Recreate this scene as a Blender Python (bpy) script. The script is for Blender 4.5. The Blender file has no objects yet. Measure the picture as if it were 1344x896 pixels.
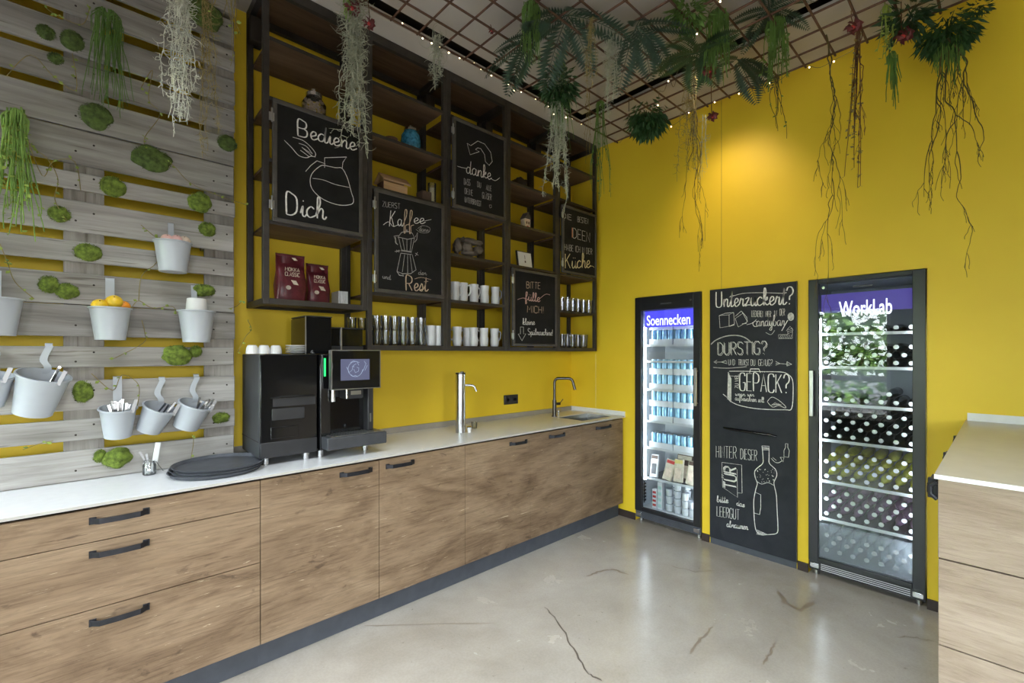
import bpy, bmesh, math, random
from mathutils import Vector, Matrix, noise

# ------------------------------------------------------------------ camera, world, lights, exposure
S = bpy.context.scene
COL = S.collection
YAW = math.radians(47.23)          # view direction measured from +X (the run of the counter) towards +Y
F, HX, HY, EYE = 597.5, 672.0, 464.0, 1.5
CA, SA = math.cos(YAW), math.sin(YAW)
cd = bpy.data.cameras.new('camera'); cam = bpy.data.objects.new('camera', cd); COL.objects.link(cam)
cam.location = (0, 0, EYE); cam.rotation_euler = (math.pi/2, 0, YAW-math.pi/2)
cd.sensor_width = 36; cd.lens = F/1344*36; cd.shift_y = 16/1344; cd.clip_start = .05
S.camera = cam
S.view_settings.view_transform = 'Standard'; S.view_settings.look = 'None'
S.view_settings.gamma = 1; S.view_settings.use_curve_mapping = False
S.view_settings.exposure = 0.72
try:
    S.cycles.use_denoising = True
    S.cycles.max_bounces = 10; S.cycles.diffuse_bounces = 5; S.cycles.glossy_bounces = 4
    S.cycles.transparent_max_bounces = 16; S.cycles.sample_clamp_indirect = 6
    S.cycles.caustics_reflective = False; S.cycles.caustics_refractive = False
except Exception: pass

W = bpy.data.worlds.new('world'); S.world = W; W.use_nodes = True
wn = W.node_tree.nodes; wl = W.node_tree.links
bg = wn['Background']; bg.inputs[1].default_value = 1.0
sky = wn.new('ShaderNodeTexSky'); sky.sky_type = 'NISHITA'; sky.sun_disc = False
sky.sun_elevation = math.radians(38); sky.sun_rotation = math.radians(150); sky.dust_density = 3.0
mx = wn.new('ShaderNodeMix'); mx.data_type = 'RGBA'; mx.inputs[0].default_value = .75
mx.inputs[7].default_value = (.89, .95, 1.0, 1)   # bright overcast veil over the blue
sc_ = wn.new('ShaderNodeVectorMath'); sc_.operation = 'SCALE'; sc_.inputs[3].default_value = .25
wl.new(sky.outputs[0], sc_.inputs[0]); wl.new(sc_.outputs[0], mx.inputs[6])
# overcast sky: about three times as bright overhead as at the horizon
tc = wn.new('ShaderNodeTexCoord'); sx_ = wn.new('ShaderNodeSeparateXYZ'); mr_ = wn.new('ShaderNodeMapRange')
mr_.inputs[1].default_value = 0; mr_.inputs[2].default_value = 1; mr_.inputs[3].default_value = .38; mr_.inputs[4].default_value = 1.15
gm_ = wn.new('ShaderNodeVectorMath'); gm_.operation = 'SCALE'
wl.new(tc.outputs['Generated'], sx_.inputs[0]); wl.new(sx_.outputs[2], mr_.inputs[0]); wl.new(mx.outputs[2], gm_.inputs[0]); wl.new(mr_.outputs[0], gm_.inputs[3])
wl.new(gm_.outputs[0], bg.inputs[0])
bg.inputs[1].default_value = 34.0

def area(name, loc, rot, sx, sy, power, color=(1, 1, 1), portal=False):
    l = bpy.data.lights.new(name, 'AREA'); l.shape = 'RECTANGLE'; l.size = sx; l.size_y = sy
    l.energy = power; l.color = color
    o = bpy.data.objects.new(name, l); COL.objects.link(o); o.location = loc; o.rotation_euler = rot
    if portal: l.cycles.is_portal = True
    return o
ROOM_X0, ROOM_X1, ROOM_Y0, ROOM_Y1, CEIL = -2.3, 3.618, -3.4, 3.0145, 3.5
WIN_L = [(-3.2, -1.2), (-1.1, .9), (1.25, 2.9)]       # windows of the wall behind on the left (Y spans)
WIN_F = [(-2.1, -1.1), (-.3, .5)]        # windows of the wall behind on the right (X spans)
WZ0, WZ1 = .45, 2.3
for a, b in WIN_L: area('daylight_portal', (ROOM_X0-.02, (a+b)/2, (WZ0+WZ1)/2), (0, -math.pi/2, 0), WZ1-WZ0, b-a, 1, portal=True)
for a, b in WIN_F: area('daylight_portal', ((a+b)/2, ROOM_Y0-.02, (WZ0+WZ1)/2), (math.pi/2, 0, 0), b-a, WZ1-WZ0, 1, portal=True)
sp = bpy.data.lights.new('ceiling_spot', 'SPOT'); sp.energy = 24; sp.color = (1, .78, .5); sp.spot_size = math.radians(78)
sp.spot_blend = 1; sp.shadow_soft_size = .09
spo = bpy.data.objects.new('ceiling_spot', sp); COL.objects.link(spo); spo.location = (2.98, 1.40, 3.38)
spo.rotation_euler = (Vector((3.618, 1.40, 2.50))-Vector(spo.location)).to_track_quat('-Z', 'Y').to_euler()

# unseen fill lights added to brighten worktop and floor, shining down
for lx, ly, e_ in ((.1, 1.35, 13), (1.35, .45, 20), (-.9, .6, 13)):
    l_ = area('added_fill_light', (lx, ly, 3.46), (0, 0, 0), .6, .6, e_, (.86, .94, 1)); l_.data.spread = math.radians(105)

# ------------------------------------------------------------------ helpers
R = random.Random(7)
def ray(px, py):
    u = (px-HX)/F; w = (HY-py)/F
    return (CA+u*SA, SA-u*CA, w)
def onX(px, py, X): r = ray(px, py); t = X/r[0]; return Vector((X, r[1]*t, EYE+r[2]*t))
def onY(px, py, Y): r = ray(px, py); t = Y/r[1]; return Vector((r[0]*t, Y, EYE+r[2]*t))
def onZ(px, py, Z): r = ray(px, py); t = (Z-EYE)/r[2]; return Vector((r[0]*t, r[1]*t, Z))
def at(px, py, t): r = ray(px, py); return Vector((r[0]*t, r[1]*t, EYE+r[2]*t))

class MB:
    def __init__(s): s.v = []; s.f = []
    def add(s, vs, fs):
        n = len(s.v); s.v += [tuple(v) for v in vs]; s.f += [tuple(i+n for i in f) for f in fs]; return s
    def box(s, x0, x1, y0, y1, z0, z1, M=None):
        vs = [Vector((x, y, z)) for z in (z0, z1) for y in (y0, y1) for x in (x0, x1)]
        if M: vs = [M @ v for v in vs]
        return s.add(vs, [(0, 2, 3, 1), (4, 5, 7, 6), (0, 1, 5, 4), (2, 6, 7, 3), (0, 4, 6, 2), (1, 3, 7, 5)])
    def tube(s, pts, r, n=6, caps=True):
        pts = [Vector(p) for p in pts]; m = len(pts)
        rs = r if isinstance(r, (list, tuple)) else [r]*m
        vs = []; prev = None
        for i, p in enumerate(pts):
            d = (pts[min(i+1, m-1)]-pts[max(i-1, 0)])
            if d.length < 1e-9: d = Vector((0, 0, 1))
            d.normalize()
            if prev is None:
                a = d.cross(Vector((0, 0, 1)) if abs(d.z) < .9 else Vector((1, 0, 0)))
            else: a = prev-d*prev.dot(d)
            if a.length < 1e-6: a = d.orthogonal()
            a.normalize(); prev = a; b = d.cross(a)
            for k in range(n):
                t = 2*math.pi*k/n; vs.append(p+(a*math.cos(t)+b*math.sin(t))*rs[i])
        fs = []
        for i in range(m-1):
            for k in range(n):
                fs.append((i*n+k, i*n+(k+1) % n, (i+1)*n+(k+1) % n, (i+1)*n+k))
        if caps: fs += [tuple(range(n-1, -1, -1)), tuple((m-1)*n+k for k in range(n))]
        return s.add(vs, fs)
    def cyl(s, p0, p1, r0, r1=None, n=16): return s.tube([p0, p1], [r0, r0 if r1 is None else r1], n)
    def lathe(s, prof, n=20, M=None, close=False):
        vs = []; m = len(prof)
        for r, z in prof:
            for k in range(n):
                t = 2*math.pi*k/n; vs.append(Vector((r*math.cos(t), r*math.sin(t), z)))
        if M: vs = [M @ v for v in vs]
        fs = [(i*n+k, i*n+(k+1) % n, (i+1)*n+(k+1) % n, (i+1)*n+k) for i in range(m-1) for k in range(n)]
        if close: fs += [((m-1)*n+k, (m-1)*n+(k+1) % n, (k+1) % n, k) for k in range(n)]
        else:
            if prof[0][0] > 1e-6: fs.append(tuple(range(n-1, -1, -1)))
            if prof[-1][0] > 1e-6: fs.append(tuple((m-1)*n+k for k in range(n)))
        return s.add(vs, fs)
    def ball(s, c, rx, ry=None, rz=None, n=12, m=8, jit=0, sc=3.0):
        ry = ry or rx; rz = rz or rx; c = Vector(c); vs = []
        for i in range(m+1):
            p = math.pi*i/m
            for k in range(n):
                t = 2*math.pi*k/n
                d = Vector((math.sin(p)*math.cos(t), math.sin(p)*math.sin(t), math.cos(p)))
                q = 1+(noise.noise(d*sc+c*7)*jit if jit else 0)
                vs.append(c+Vector((d.x*rx*q, d.y*ry*q, d.z*rz*q)))
        fs = [(i*n+k, (i+1)*n+k, (i+1)*n+(k+1) % n, i*n+(k+1) % n) for i in range(m) for k in range(n)]
        return s.add(vs, fs)
    def leaf(s, p, d, up, L, w, bend=0.0):
        d = Vector(d).normalized(); sd = d.cross(Vector(up))
        if sd.length < 1e-5: sd = d.orthogonal()
        sd.normalize(); nrm = sd.cross(d); p = Vector(p)
        mid = p+d*L*.5+nrm*bend*L; tip = p+d*L
        return s.add([p, mid-sd*w*.5, mid+sd*w*.5, tip, mid+nrm*w*.12], [(0, 4, 1), (0, 2, 4), (1, 4, 3), (4, 2, 3)])
    def mesh(s, name, org=(0, 0, 0), smooth=True, ang=38):
        o = Vector(org); me = bpy.data.meshes.new(name)
        me.from_pydata([tuple(Vector(v)-o) for v in s.v], [], s.f)
        if smooth:
            me.polygons.foreach_set('use_smooth', [True]*len(me.polygons))
            try: me.set_sharp_from_angle(angle=math.radians(ang))
            except Exception: pass
        me.update(); return me

def orgof(o):
    v = Vector((0, 0, 0))
    while o is not None: v += o.location; o = o.parent
    return v
def part(name, mb, m, parent=None, label=None, smooth=True, bevel=0, kind=None, ang=38):
    """one mesh object; vertices are given in world coordinates, the parent chain is translated only"""
    me = mb.mesh(name, orgof(parent) if parent else (0, 0, 0), smooth, ang); me.materials.append(m)
    o = bpy.data.objects.new(name, me); COL.objects.link(o)
    if parent: o.parent = parent
    if label: o['label'] = label
    if kind: o['kind'] = kind
    if bevel:
        b = o.modifiers.new('bevel', 'BEVEL'); b.width = bevel; b.segments = 2; b.limit_method = 'ANGLE'
    return o
def tag(o, label, cat, group=None, kind=None):
    o['label'] = label; o['category'] = cat
    if group: o['group'] = group
    if kind: o['kind'] = kind
    return o
def thing(name, label, cat, loc=(0, 0, 0), group=None):
    o = bpy.data.objects.new(name, None); COL.objects.link(o); o.location = loc; o.empty_display_size = .05
    return tag(o, label, cat, group)
def single(name, mb, m, label, cat, group=None, org=None, **k):
    """a thing that is one mesh, origin at org"""
    if org is None: org = Vector(mb.v[0])
    me = mb.mesh(name, org, k.get('smooth', True)); me.materials.append(m)
    o = bpy.data.objects.new(name, me); COL.objects.link(o); o.location = org
    if k.get('bevel'):
        b = o.modifiers.new('bevel', 'BEVEL'); b.width = k['bevel']; b.segments = 2; b.limit_method = 'ANGLE'
    return tag(o, label, cat, group)
def struct(name, mb, m, **k): return part(name, mb, m, kind='structure', **k)
def dup(o, loc=None, rot=None, label=None, group=None, parent=None, scale=None):
    c = o.copy(); COL.objects.link(c)
    if parent: c.parent = parent
    if loc is not None: c.location = loc
    if rot is not None: c.rotation_euler = rot
    if scale is not None: c.scale = scale
    if label: c['label'] = label
    if group: c['group'] = group
    for ch in o.children: dup(ch, parent=c)
    return c
def piece(src, loc, parent, scale=None):
    c = src.copy(); COL.objects.link(c); c.parent = parent; c.location = loc
    if scale: c.scale = scale
    return c

# ------------------------------------------------------------------ materials
def rgb(r, g, b):
    f = lambda c: (c/255/12.92) if c/255 <= .04045 else ((c/255+.055)/1.055)**2.4
    return (f(r), f(g), f(b), 1)
class NT:
    def __init__(s, name):
        s.m = bpy.data.materials.new(name); s.m.use_nodes = True
        s.n = s.m.node_tree.nodes; s.l = s.m.node_tree.links; s.b = s.n['Principled BSDF']
    def new(s, t, **k):
        n = s.n.new(t)
        for a, v in k.items(): setattr(n, a, v)
        return n
    def link(s, a, b): s.l.new(a, b)
    def pos(s, scale=(1, 1, 1), obj=False, rot=None):
        if obj: src = s.new('ShaderNodeTexCoord').outputs['Object']
        else: src = s.new('ShaderNodeNewGeometry').outputs['Position']
        mp = s.new('ShaderNodeMapping'); mp.inputs['Scale'].default_value = scale
        if rot: mp.inputs['Rotation'].default_value = rot
        s.link(src, mp.inputs['Vector']); return mp.outputs[0]
    def noise(s, vec, scale, detail=4, rough=.55, dist=0.0):
        n = s.new('ShaderNodeTexNoise'); n.inputs['Scale'].default_value = scale; n.inputs['Detail'].default_value = detail
        n.inputs['Roughness'].default_value = rough; n.inputs['Distortion'].default_value = dist
        s.link(vec, n.inputs['Vector']); return n.outputs[0]
    def ramp(s, fac, stops):
        r = s.new('ShaderNodeValToRGB'); e = r.color_ramp.elements
        while len(e) < len(stops): e.new(.5)
        for i, (p, c) in enumerate(stops): e[i].position = p; e[i].color = c
        s.link(fac, r.inputs[0]); return r.outputs[0]
    def mix(s, fac, a, b, mode='MIX'):
        m = s.new('ShaderNodeMix', data_type='RGBA', blend_type=mode)
        for sock, v in ((m.inputs[0], fac), (m.inputs[6], a), (m.inputs[7], b)):
            if hasattr(v, 'is_linked') or hasattr(v, 'links'): s.link(v, sock)
            else: sock.default_value = v
        return m.outputs[2]
    def bump(s, h, strength=.2, dist=.01):
        b = s.new('ShaderNodeBump'); b.inputs['Strength'].default_value = strength; b.inputs['Distance'].default_value = dist
        s.link(h, b.inputs['Height']); s.link(b.outputs[0], s.b.inputs['Normal'])
    def setp(s, **k):
        for a, v in k.items():
            i = s.b.inputs[a.replace('_', ' ')]
            if hasattr(v, 'links'): s.link(v, i)
            else: i.default_value = v
        return s
def plain(name, c, rough=.5, metal=0.0, var=.12, vs=14.0, bump=0.0, spec=.5, obj=True):
    t = NT(name); v = t.pos(obj=obj); n = t.noise(v, vs, 3)
    d = tuple(x*(1-var) for x in c[:3])+(1,); l = tuple(min(1, x*(1+var)) for x in c[:3])+(1,)
    t.setp(Base_Color=t.ramp(n, [(.3, d), (.7, l)]), Roughness=rough, Metallic=metal)
    t.b.inputs['Specular IOR Level'].default_value = spec
    if bump: t.bump(n, bump, .004)
    return t.m
def wood(name, cols, axis=0, rough=.6, bump=.25, per_obj=False, crack=.6, sc=1.0, spec=.35):
    t = NT(name)
    s1 = [5.0*sc]*3; s1[axis] = .55*sc
    s2 = [26.0*sc]*3; s2[axis] = 1.1*sc
    s3 = [60.0*sc]*3; s3[axis] = 3.2*sc
    if per_obj:
        oi = t.new('ShaderNodeObjectInfo'); vm = t.new('ShaderNodeVectorMath', operation='SCALE'); vm.inputs[3].default_value = 9
        cb = t.new('ShaderNodeCombineXYZ'); t.link(oi.outputs['Random'], cb.inputs[0]); t.link(oi.outputs['Random'], cb.inputs[1]); t.link(oi.outputs['Random'], cb.inputs[2])
        t.link(cb.outputs[0], vm.inputs[0])
        g = t.new('ShaderNodeNewGeometry'); ad = t.new('ShaderNodeVectorMath', operation='ADD')
        t.link(g.outputs['Position'], ad.inputs[0]); t.link(vm.outputs[0], ad.inputs[1])
        def P(s):
            mp = t.new('ShaderNodeMapping'); mp.inputs['Scale'].default_value = s; t.link(ad.outputs[0], mp.inputs['Vector']); return mp.outputs[0]
    else: P = lambda s: t.pos(tuple(s))
    a = t.noise(P(s1), 1.6, 6, .6, .9); b = t.noise(P(s2), 1.5, 6, .65, .5); c = t.noise(P(s3), 1.2, 3, .5, .2)
    base = t.ramp(a, [(.3, cols[0]), (.5, cols[1]), (.7, cols[2])])
    g2 = t.ramp(b, [(.35, (.62, .6, .57, 1)), (.6, (1.1, 1.08, 1.06, 1))])
    col = t.mix(.55, base, g2, 'MULTIPLY')
    ck = t.ramp(c, [(.27, (.28, .22, .17, 1)), (.36, (1, 1, 1, 1))])
    col = t.mix(crack, col, ck, 'MULTIPLY')
    if per_obj:
        hs = t.new('ShaderNodeHueSaturation'); mr = t.new('ShaderNodeMapRange'); mr.inputs[3].default_value = .82; mr.inputs[4].default_value = 1.15
        t.link(oi.outputs['Random'], mr.inputs[0]); t.link(mr.outputs[0], hs.inputs['Value']); t.link(col, hs.inputs['Color']); col = hs.outputs[0]
    t.setp(Base_Color=col, Roughness=rough); t.b.inputs['Specular IOR Level'].default_value = spec
    t.bump(b, bump, .004); return t.m
def emit(name, c, s, base=(0, 0, 0, 1)):
    t = NT(name); t.setp(Base_Color=base, Emission_Color=c, Emission_Strength=s, Roughness=.5); return t.m
def glass(name, tint=(1, 1, 1, 1), ior=1.5, rough=0.02, boost=1.0):
    m = bpy.data.materials.new(name); m.use_nodes = True; n = m.node_tree.nodes; l = m.node_tree.links; n.clear()
    o = n.new('ShaderNodeOutputMaterial'); mx = n.new('ShaderNodeMixShader'); tr = n.new('ShaderNodeBsdfTransparent'); gl = n.new('ShaderNodeBsdfGlossy')
    fr = n.new('ShaderNodeFresnel'); fr.inputs['IOR'].default_value = ior; tr.inputs[0].default_value = tint
    gl.inputs['Roughness'].default_value = rough
    mt = n.new('ShaderNodeMath'); mt.operation = 'MULTIPLY'; mt.inputs[1].default_value = boost; mt.use_clamp = True
    l.new(fr.outputs[0], mt.inputs[0]); l.new(mt.outputs[0], mx.inputs[0]); l.new(tr.outputs[0], mx.inputs[1]); l.new(gl.outputs[0], mx.inputs[2]); l.new(mx.outputs[0], o.inputs[0])
    return m

M = {}
t = NT('yellow_paint'); v = t.pos(); t.setp(Base_Color=t.ramp(t.noise(v, 1.3, 4), [(.3, (.76, .525, .021, 1)), (.7, (.83, .58, .028, 1))]), Roughness=.55); t.bump(t.noise(v, 180, 2), .06, .002); M['yellow'] = t.m
t = NT('reclaimed_oak')
big = t.noise(t.pos((1.1, 3, 3.6)), 1.5, 6, .62, 1.2); fine = t.noise(t.pos((5, 30, 62)), 1.4, 6, .7, .35); hair = t.noise(t.pos((3.5, 40, 150)), 1.3, 3, .6, .1)
kn = t.noise(t.pos((3.6, 5, 7.5)), 1.5, 5, .6, 1.6); fk = t.noise(t.pos((9, 50, 120)), 1.0, 4, .6, .8)
col = t.ramp(big, [(.28, (.128, .080, .044, 1)), (.5, (.225, .150, .090, 1)), (.72, (.30, .212, .133, 1))])
col = t.mix(.55, col, t.ramp(fine, [(.33, (.52, .48, .45, 1)), (.52, (1, 1, 1, 1)), (.72, (1.22, 1.2, 1.16, 1))]), 'MULTIPLY')
col = t.mix(.45, col, t.ramp(hair, [(.34, (.45, .4, .36, 1)), (.45, (1, 1, 1, 1))]), 'MULTIPLY')
col = t.mix(.75, col, t.ramp(kn, [(.27, (.30, .27, .26, 1)), (.38, (1, 1, 1, 1))]), 'MULTIPLY')
col = t.mix(t.ramp(fk, [(.655, (0, 0, 0, 1)), (.71, (.85, .85, .85, 1))]), col, (.50, .40, .27, 1))
t.setp(Base_Color=col, Roughness=.6); t.b.inputs['Specular IOR Level'].default_value = .3; t.bump(fine, .25, .003); M['oak'] = t.m
t = NT('rough_sawn_pine')
big = t.noise(t.pos((3, 1.0, 5)), 1.6, 5, .6, .8); fine = t.noise(t.pos((40, 7, 60)), 1.3, 6, .7, .6); hair = t.noise(t.pos((60, 4, 130)), 1.0, 4, .6, .6)
col = t.ramp(big, [(.3, (.23, .17, .122, 1)), (.52, (.295, .228, .17, 1)), (.72, (.36, .285, .22, 1))])
col = t.mix(.6, col, t.ramp(fine, [(.33, (.7, .68, .66, 1)), (.55, (1, 1, 1, 1)), (.75, (1.12, 1.12, 1.12, 1))]), 'MULTIPLY')
col = t.mix(.5, col, t.ramp(hair, [(.30, (.4, .36, .32, 1)), (.38, (1, 1, 1, 1))]), 'MULTIPLY')
t.setp(Base_Color=col, Roughness=.85); t.b.inputs['Specular IOR Level'].default_value = .25; t.bump(fine, .5, .004); M['sawn'] = t.m
M['pallet'] = wood('weathered_pallet', [(.23, .215, .20, 1), (.365, .35, .33, 1), (.475, .465, .45, 1)], 0, .85, .4, per_obj=True, crack=.6)
M['palletdark'] = wood('pallet_block_wood', [(.16, .145, .13, 1), (.27, .25, .23, 1), (.36, .34, .32, 1)], 2, .85, .4, per_obj=True, crack=.5)
M['shelfwood'] = wood('dark_shelf_wood', [(.055, .033, .019, 1), (.105, .064, .038, 1), (.155, .098, .06, 1)], 0, .6, .25, crack=.5)
t = NT('polished_concrete'); v = t.pos()
a = t.noise(v, .8, 6, .6, .5); b = t.noise(v, 3.2, 5, .6, .3); c = t.noise(v, 30, 3, .6); e = t.noise(v, 85, 2, .5)
col = t.ramp(a, [(.3, (.345, .305, .25, 1)), (.52, (.445, .405, .35, 1)), (.72, (.51, .48, .435, 1))])
col = t.mix(.5, col, t.ramp(b, [(.3, (.78, .76, .74, 1)), (.7, (1.1, 1.09, 1.08, 1))]), 'MULTIPLY')
col = t.mix(.55, col, t.ramp(c, [(.25, (.45, .41, .38, 1)), (.32, (1, 1, 1, 1))]), 'MULTIPLY')
col = t.mix(.3, col, t.ramp(e, [(.4, (.85, .85, .85, 1)), (.6, (1.05, 1.05, 1.05, 1))]), 'MULTIPLY')
t.setp(Base_Color=col, Roughness=t.ramp(b, [(.3, (.17, .17, .17, 1)), (.75, (.30, .30, .30, 1))])); t.bump(a, .05, .01); M['concrete'] = t.m
M['crack'] = plain('crack_filler', (.11, .085, .065, 1), .5)
M['crackb'] = plain('stained_crack', (.24, .19, .14, 1), .4)
M['ceiling'] = plain('ceiling_grey', (.50, .46, .415, 1), .9, vs=2.0, obj=False)
M['slot'] = plain('slot_dark', (.03, .022, .017, 1), .9)
M['white_wall'] = plain('grey_wall_paint', (.20, .19, .175, 1), .8, var=.05)
M['counter'] = plain('white_counter', (.76, .76, .765, 1), .3, var=.03, vs=30, obj=False)
M['steel_dark'] = plain('raw_dark_steel', (.06, .053, .047, 1), .5, .55, var=.25, vs=9)
M['boardframe'] = plain('board_frame_black', (.075, .068, .06, 1), .5, .2, var=.2)
M['toe'] = plain('blue_grey_plinth', (.062, .068, .082, 1), .5)
M['brown_base'] = plain('dark_brown_skirting', (.035, .022, .018, 1), .5)
t = NT('chalkboard'); v = t.pos(); t.setp(Base_Color=t.ramp(t.noise(v, 7, 5, .6, .5), [(.3, (.009, .0085, .008, 1)), (.75, (.018, .0175, .017, 1))]), Roughness=.75); t.b.inputs['Specular IOR Level'].default_value = .2; M['board'] = t.m
t = NT('chalkboard_blue'); v = t.pos(); t.setp(Base_Color=t.ramp(t.noise(v, 7, 5, .6, .5), [(.3, (.017, .019, .024, 1)), (.75, (.029, .032, .039, 1))]), Roughness=.65); t.b.inputs['Specular IOR Level'].default_value = .25; M['boardx'] = t.m
for k_, c_ in dict(chalk=(.75, .74, .70, 1), chalk_dim=(.42, .41, .39, 1), chalk_rose=(.62, .40, .36, 1), chalk_yellow=(.66, .58, .34, 1), chalk_orange=(.62, .25, .14, 1), chalk_copper=(.55, .42, .3, 1)).items():
    M[k_] = plain(k_, c_, .9, var=.25, vs=60, obj=False)
M['blackgloss'] = plain('black_gloss_plastic', (.006, .006, .0065, 1), .09, var=.1)
M['blackmatt'] = plain('black_satin_plastic', (.022, .022, .024, 1), .42, var=.15)
M['greymatt'] = plain('anthracite_side', (.045, .047, .052, 1), .5, var=.15)
M['chrome'] = plain('brushed_steel', (.62, .62, .63, 1), .22, 1.0, var=.06)
M['edge'] = plain('worktop_edge_dulled', (.46, .44, .40, 1), .4, var=.04, obj=False)  # white slab's front, coloured darker to offset the light on it
M['upstand_shaded'] = plain('upstand_with_painted_shade', (.33, .30, .25, 1), .4, var=.06, obj=False)  # shade under the shelves is mixed into this upstand colour
M['clip'] = plain('clip_steel', (.33, .33, .34, 1), .45, 1.0, var=.06)
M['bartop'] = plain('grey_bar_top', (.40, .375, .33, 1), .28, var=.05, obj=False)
M['steel'] = plain('satin_steel', (.5, .5, .5, 1), .35, 1.0, var=.08)
M['gun'] = plain('gunmetal_tap', (.11, .10, .095, 1), .3, .9, var=.1)
M['handle'] = plain('blackened_iron', (.018, .018, .022, 1), .48, .5, var=.3, vs=40)
M['bucket'] = plain('white_enamel', (.46, .49, .53, 1), .35, var=.03)
M['white'] = plain('white_porcelain', (.78, .78, .77, 1), .25, var=.03)
M['mug'] = plain('greyish_white_mug', (.66, .67, .68, 1), .3, var=.03)
M['glass'] = glass('clear_glass', (.97, .98, .98, 1), 1.5, .04, 2.0)
_m = M['glass'].node_tree; _o = [n for n in _m.nodes if n.type == 'OUTPUT_MATERIAL'][0]; _s = _o.inputs[0].links[0].from_socket
_x = _m.nodes.new('ShaderNodeMixShader'); _x.inputs[0].default_value = .06; _d = _m.nodes.new('ShaderNodeBsdfTranslucent'); _d.inputs[0].default_value = (.8, .82, .83, 1)
_m.links.new(_s, _x.inputs[1]); _m.links.new(_d.outputs[0], _x.inputs[2]); _m.links.new(_x.outputs[0], _o.inputs[0])
M['doorglass'] = glass('fridge_door_glass', (.93, .95, .96, 1), 1.5, .008, .85)
M['pane'] = glass('window_pane', (.97, .98, .98, 1), 1.45, .01, 1)
M['smoke'] = glass('smoked_hopper', (.16, .155, .16, 1), 1.5, .05, 1.4)
M['frosted'] = glass('cold_misted_liner', (.9, .93, .97, 1), 1.4, .3, 1.2)
M['fridgeblack'] = plain('fridge_frame_black', (.014, .0145, .017, 1), .32, var=.1)
M['linerw'] = plain('fridge_liner_white', (.62, .65, .69, 1), .5, var=.03)
M['linerd'] = plain('fridge_liner_dark', (.17, .19, .22, 1), .5, var=.05)
M['shelfwire'] = plain('fridge_shelf_white', (.72, .74, .77, 1), .35, var=.03)
M['led'] = emit('fridge_led', (.82, .92, 1, 1), 21)
M['sign_blue'] = emit('sign_backlit_blue', (.07, .06, .85, 1), .75, (.1, .1, .4, 1))
M['sign_violet'] = emit('sign_backlit_violet', (.10, .06, .45, 1), .3, (.1, .08, .3, 1))
M['sign_text'] = emit('sign_letters_lit', (.85, .87, 1, 1), 1.1, (.8, .8, .9, 1))
M['green_led'] = emit('green_led', (.02, .8, .15, 1), 1.4)
M['screen'] = emit('touch_screen', (.10, .11, .20, 1), .55, (.02, .02, .03, 1))
M['screen_line'] = emit('screen_drawing', (.45, .55, .75, 1), .6)
M['bulb'] = emit('fairy_bulb', (1, .78, .42, 1), 8)
M['wire'] = plain('thin_wire', (.12, .09, .055, 1), .5, .4)
M['rust'] = plain('rusty_rebar', (.115, .058, .036, 1), .75, .2, var=.35, vs=25)
M['can'] = plain('blue_can', (.30, .56, .78, 1), .3, .35, var=.2, vs=30)
M['canlid'] = plain('can_lid', (.7, .7, .7, 1), .3, .9)
M['carton'] = plain('white_tray_carton', (.74, .76, .80, 1), .7, var=.04)
M['bot_dark'] = plain('dark_green_bottle', (.010, .022, .020, 1), .12, var=.2)
M['bot_green'] = plain('olive_lemonade_bottle', (.52, .52, .06, 1), .15, var=.2)
M['bot_purple'] = plain('plum_soda_bottle', (.27, .16, .27, 1), .15, var=.2)
M['bot_clear'] = plain('clear_water_bottle', (.36, .43, .49, 1), .15, var=.1)
M['cap'] = plain('silver_crown_cap', (.68, .69, .68, 1), .35, .35, var=.1)
M['tray'] = plain('slate_tray', (.075, .08, .092, 1), .45, var=.2)
M['bag'] = plain('burgundy_bag', (.105, .014, .022, 1), .33, var=.35, vs=22, bump=.4)
M['bagprint'] = plain('bag_cream_print', (.58, .50, .40, 1), .5, var=.2)
M['bluejar'] = plain('blue_glass_jar', (.035, .20, .33, 1), .25, var=.45, vs=60)
M['brown'] = plain('brown_clay', (.13, .06, .03, 1), .6)
M['beige'] = plain('beige_sweets', (.72, .58, .46, 1), .6, var=.2, vs=40)
M['pink'] = plain('pale_pink_skin', (.70, .42, .38, 1), .5, var=.2)
M['lightwood'] = wood('light_birch', [(.42, .24, .11, 1), (.55, .35, .18, 1), (.64, .44, .26, 1)], 0, .6, .1, crack=.2)
M['darkbox'] = plain('dark_box_card', (.10, .065, .05, 1), .6)
M['candle'] = plain('cream_candle', (.75, .64, .36, 1), .5)
M['shell'] = plain('driftwood_grey', (.13, .105, .08, 1), .8, var=.4, vs=12, bump=.5)
M['lemon'] = plain('lemon_peel', (.85, .55, .03, 1), .4, bump=.15, vs=70)
M['orange'] = plain('orange_peel', (.85, .30, .02, 1), .4, bump=.15, vs=70)
M['moss'] = plain('cushion_moss', (.15, .21, .03, 1), .95, var=.55, vs=45, bump=1.0)
M['moss2'] = plain('dark_cushion_moss', (.085, .13, .03, 1), .95, var=.5, vs=45, bump=1.0)
M['beard'] = plain('silver_beard_moss', (.62, .63, .54, 1), .9, var=.25)
M['beard2'] = plain('grey_green_beard_moss', (.38, .39, .29, 1), .9, var=.3)
M['straw'] = plain('straw_lichen', (.28, .22, .08, 1), .9, var=.3)
M['rhip'] = plain('green_trailing_stems', (.10, .19, .035, 1), .7, var=.35)
M['rhipb'] = plain('bright_trailing_stems', (.22, .36, .08, 1), .7, var=.35)
M['fern'] = plain('fern_green', (.020, .058, .018, 1), .65, var=.35)
M['fernl'] = plain('fern_blue_green', (.024, .055, .031, 1), .65, var=.35)
M['bush'] = plain('bushy_leaf_green', (.022, .068, .015, 1), .65, var=.4)
M['leafy'] = plain('vine_leaf_green', (.26, .34, .06, 1), .6, var=.35)
M['twig'] = plain('twisted_willow_bark', (.085, .065, .018, 1), .8, var=.35)
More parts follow.
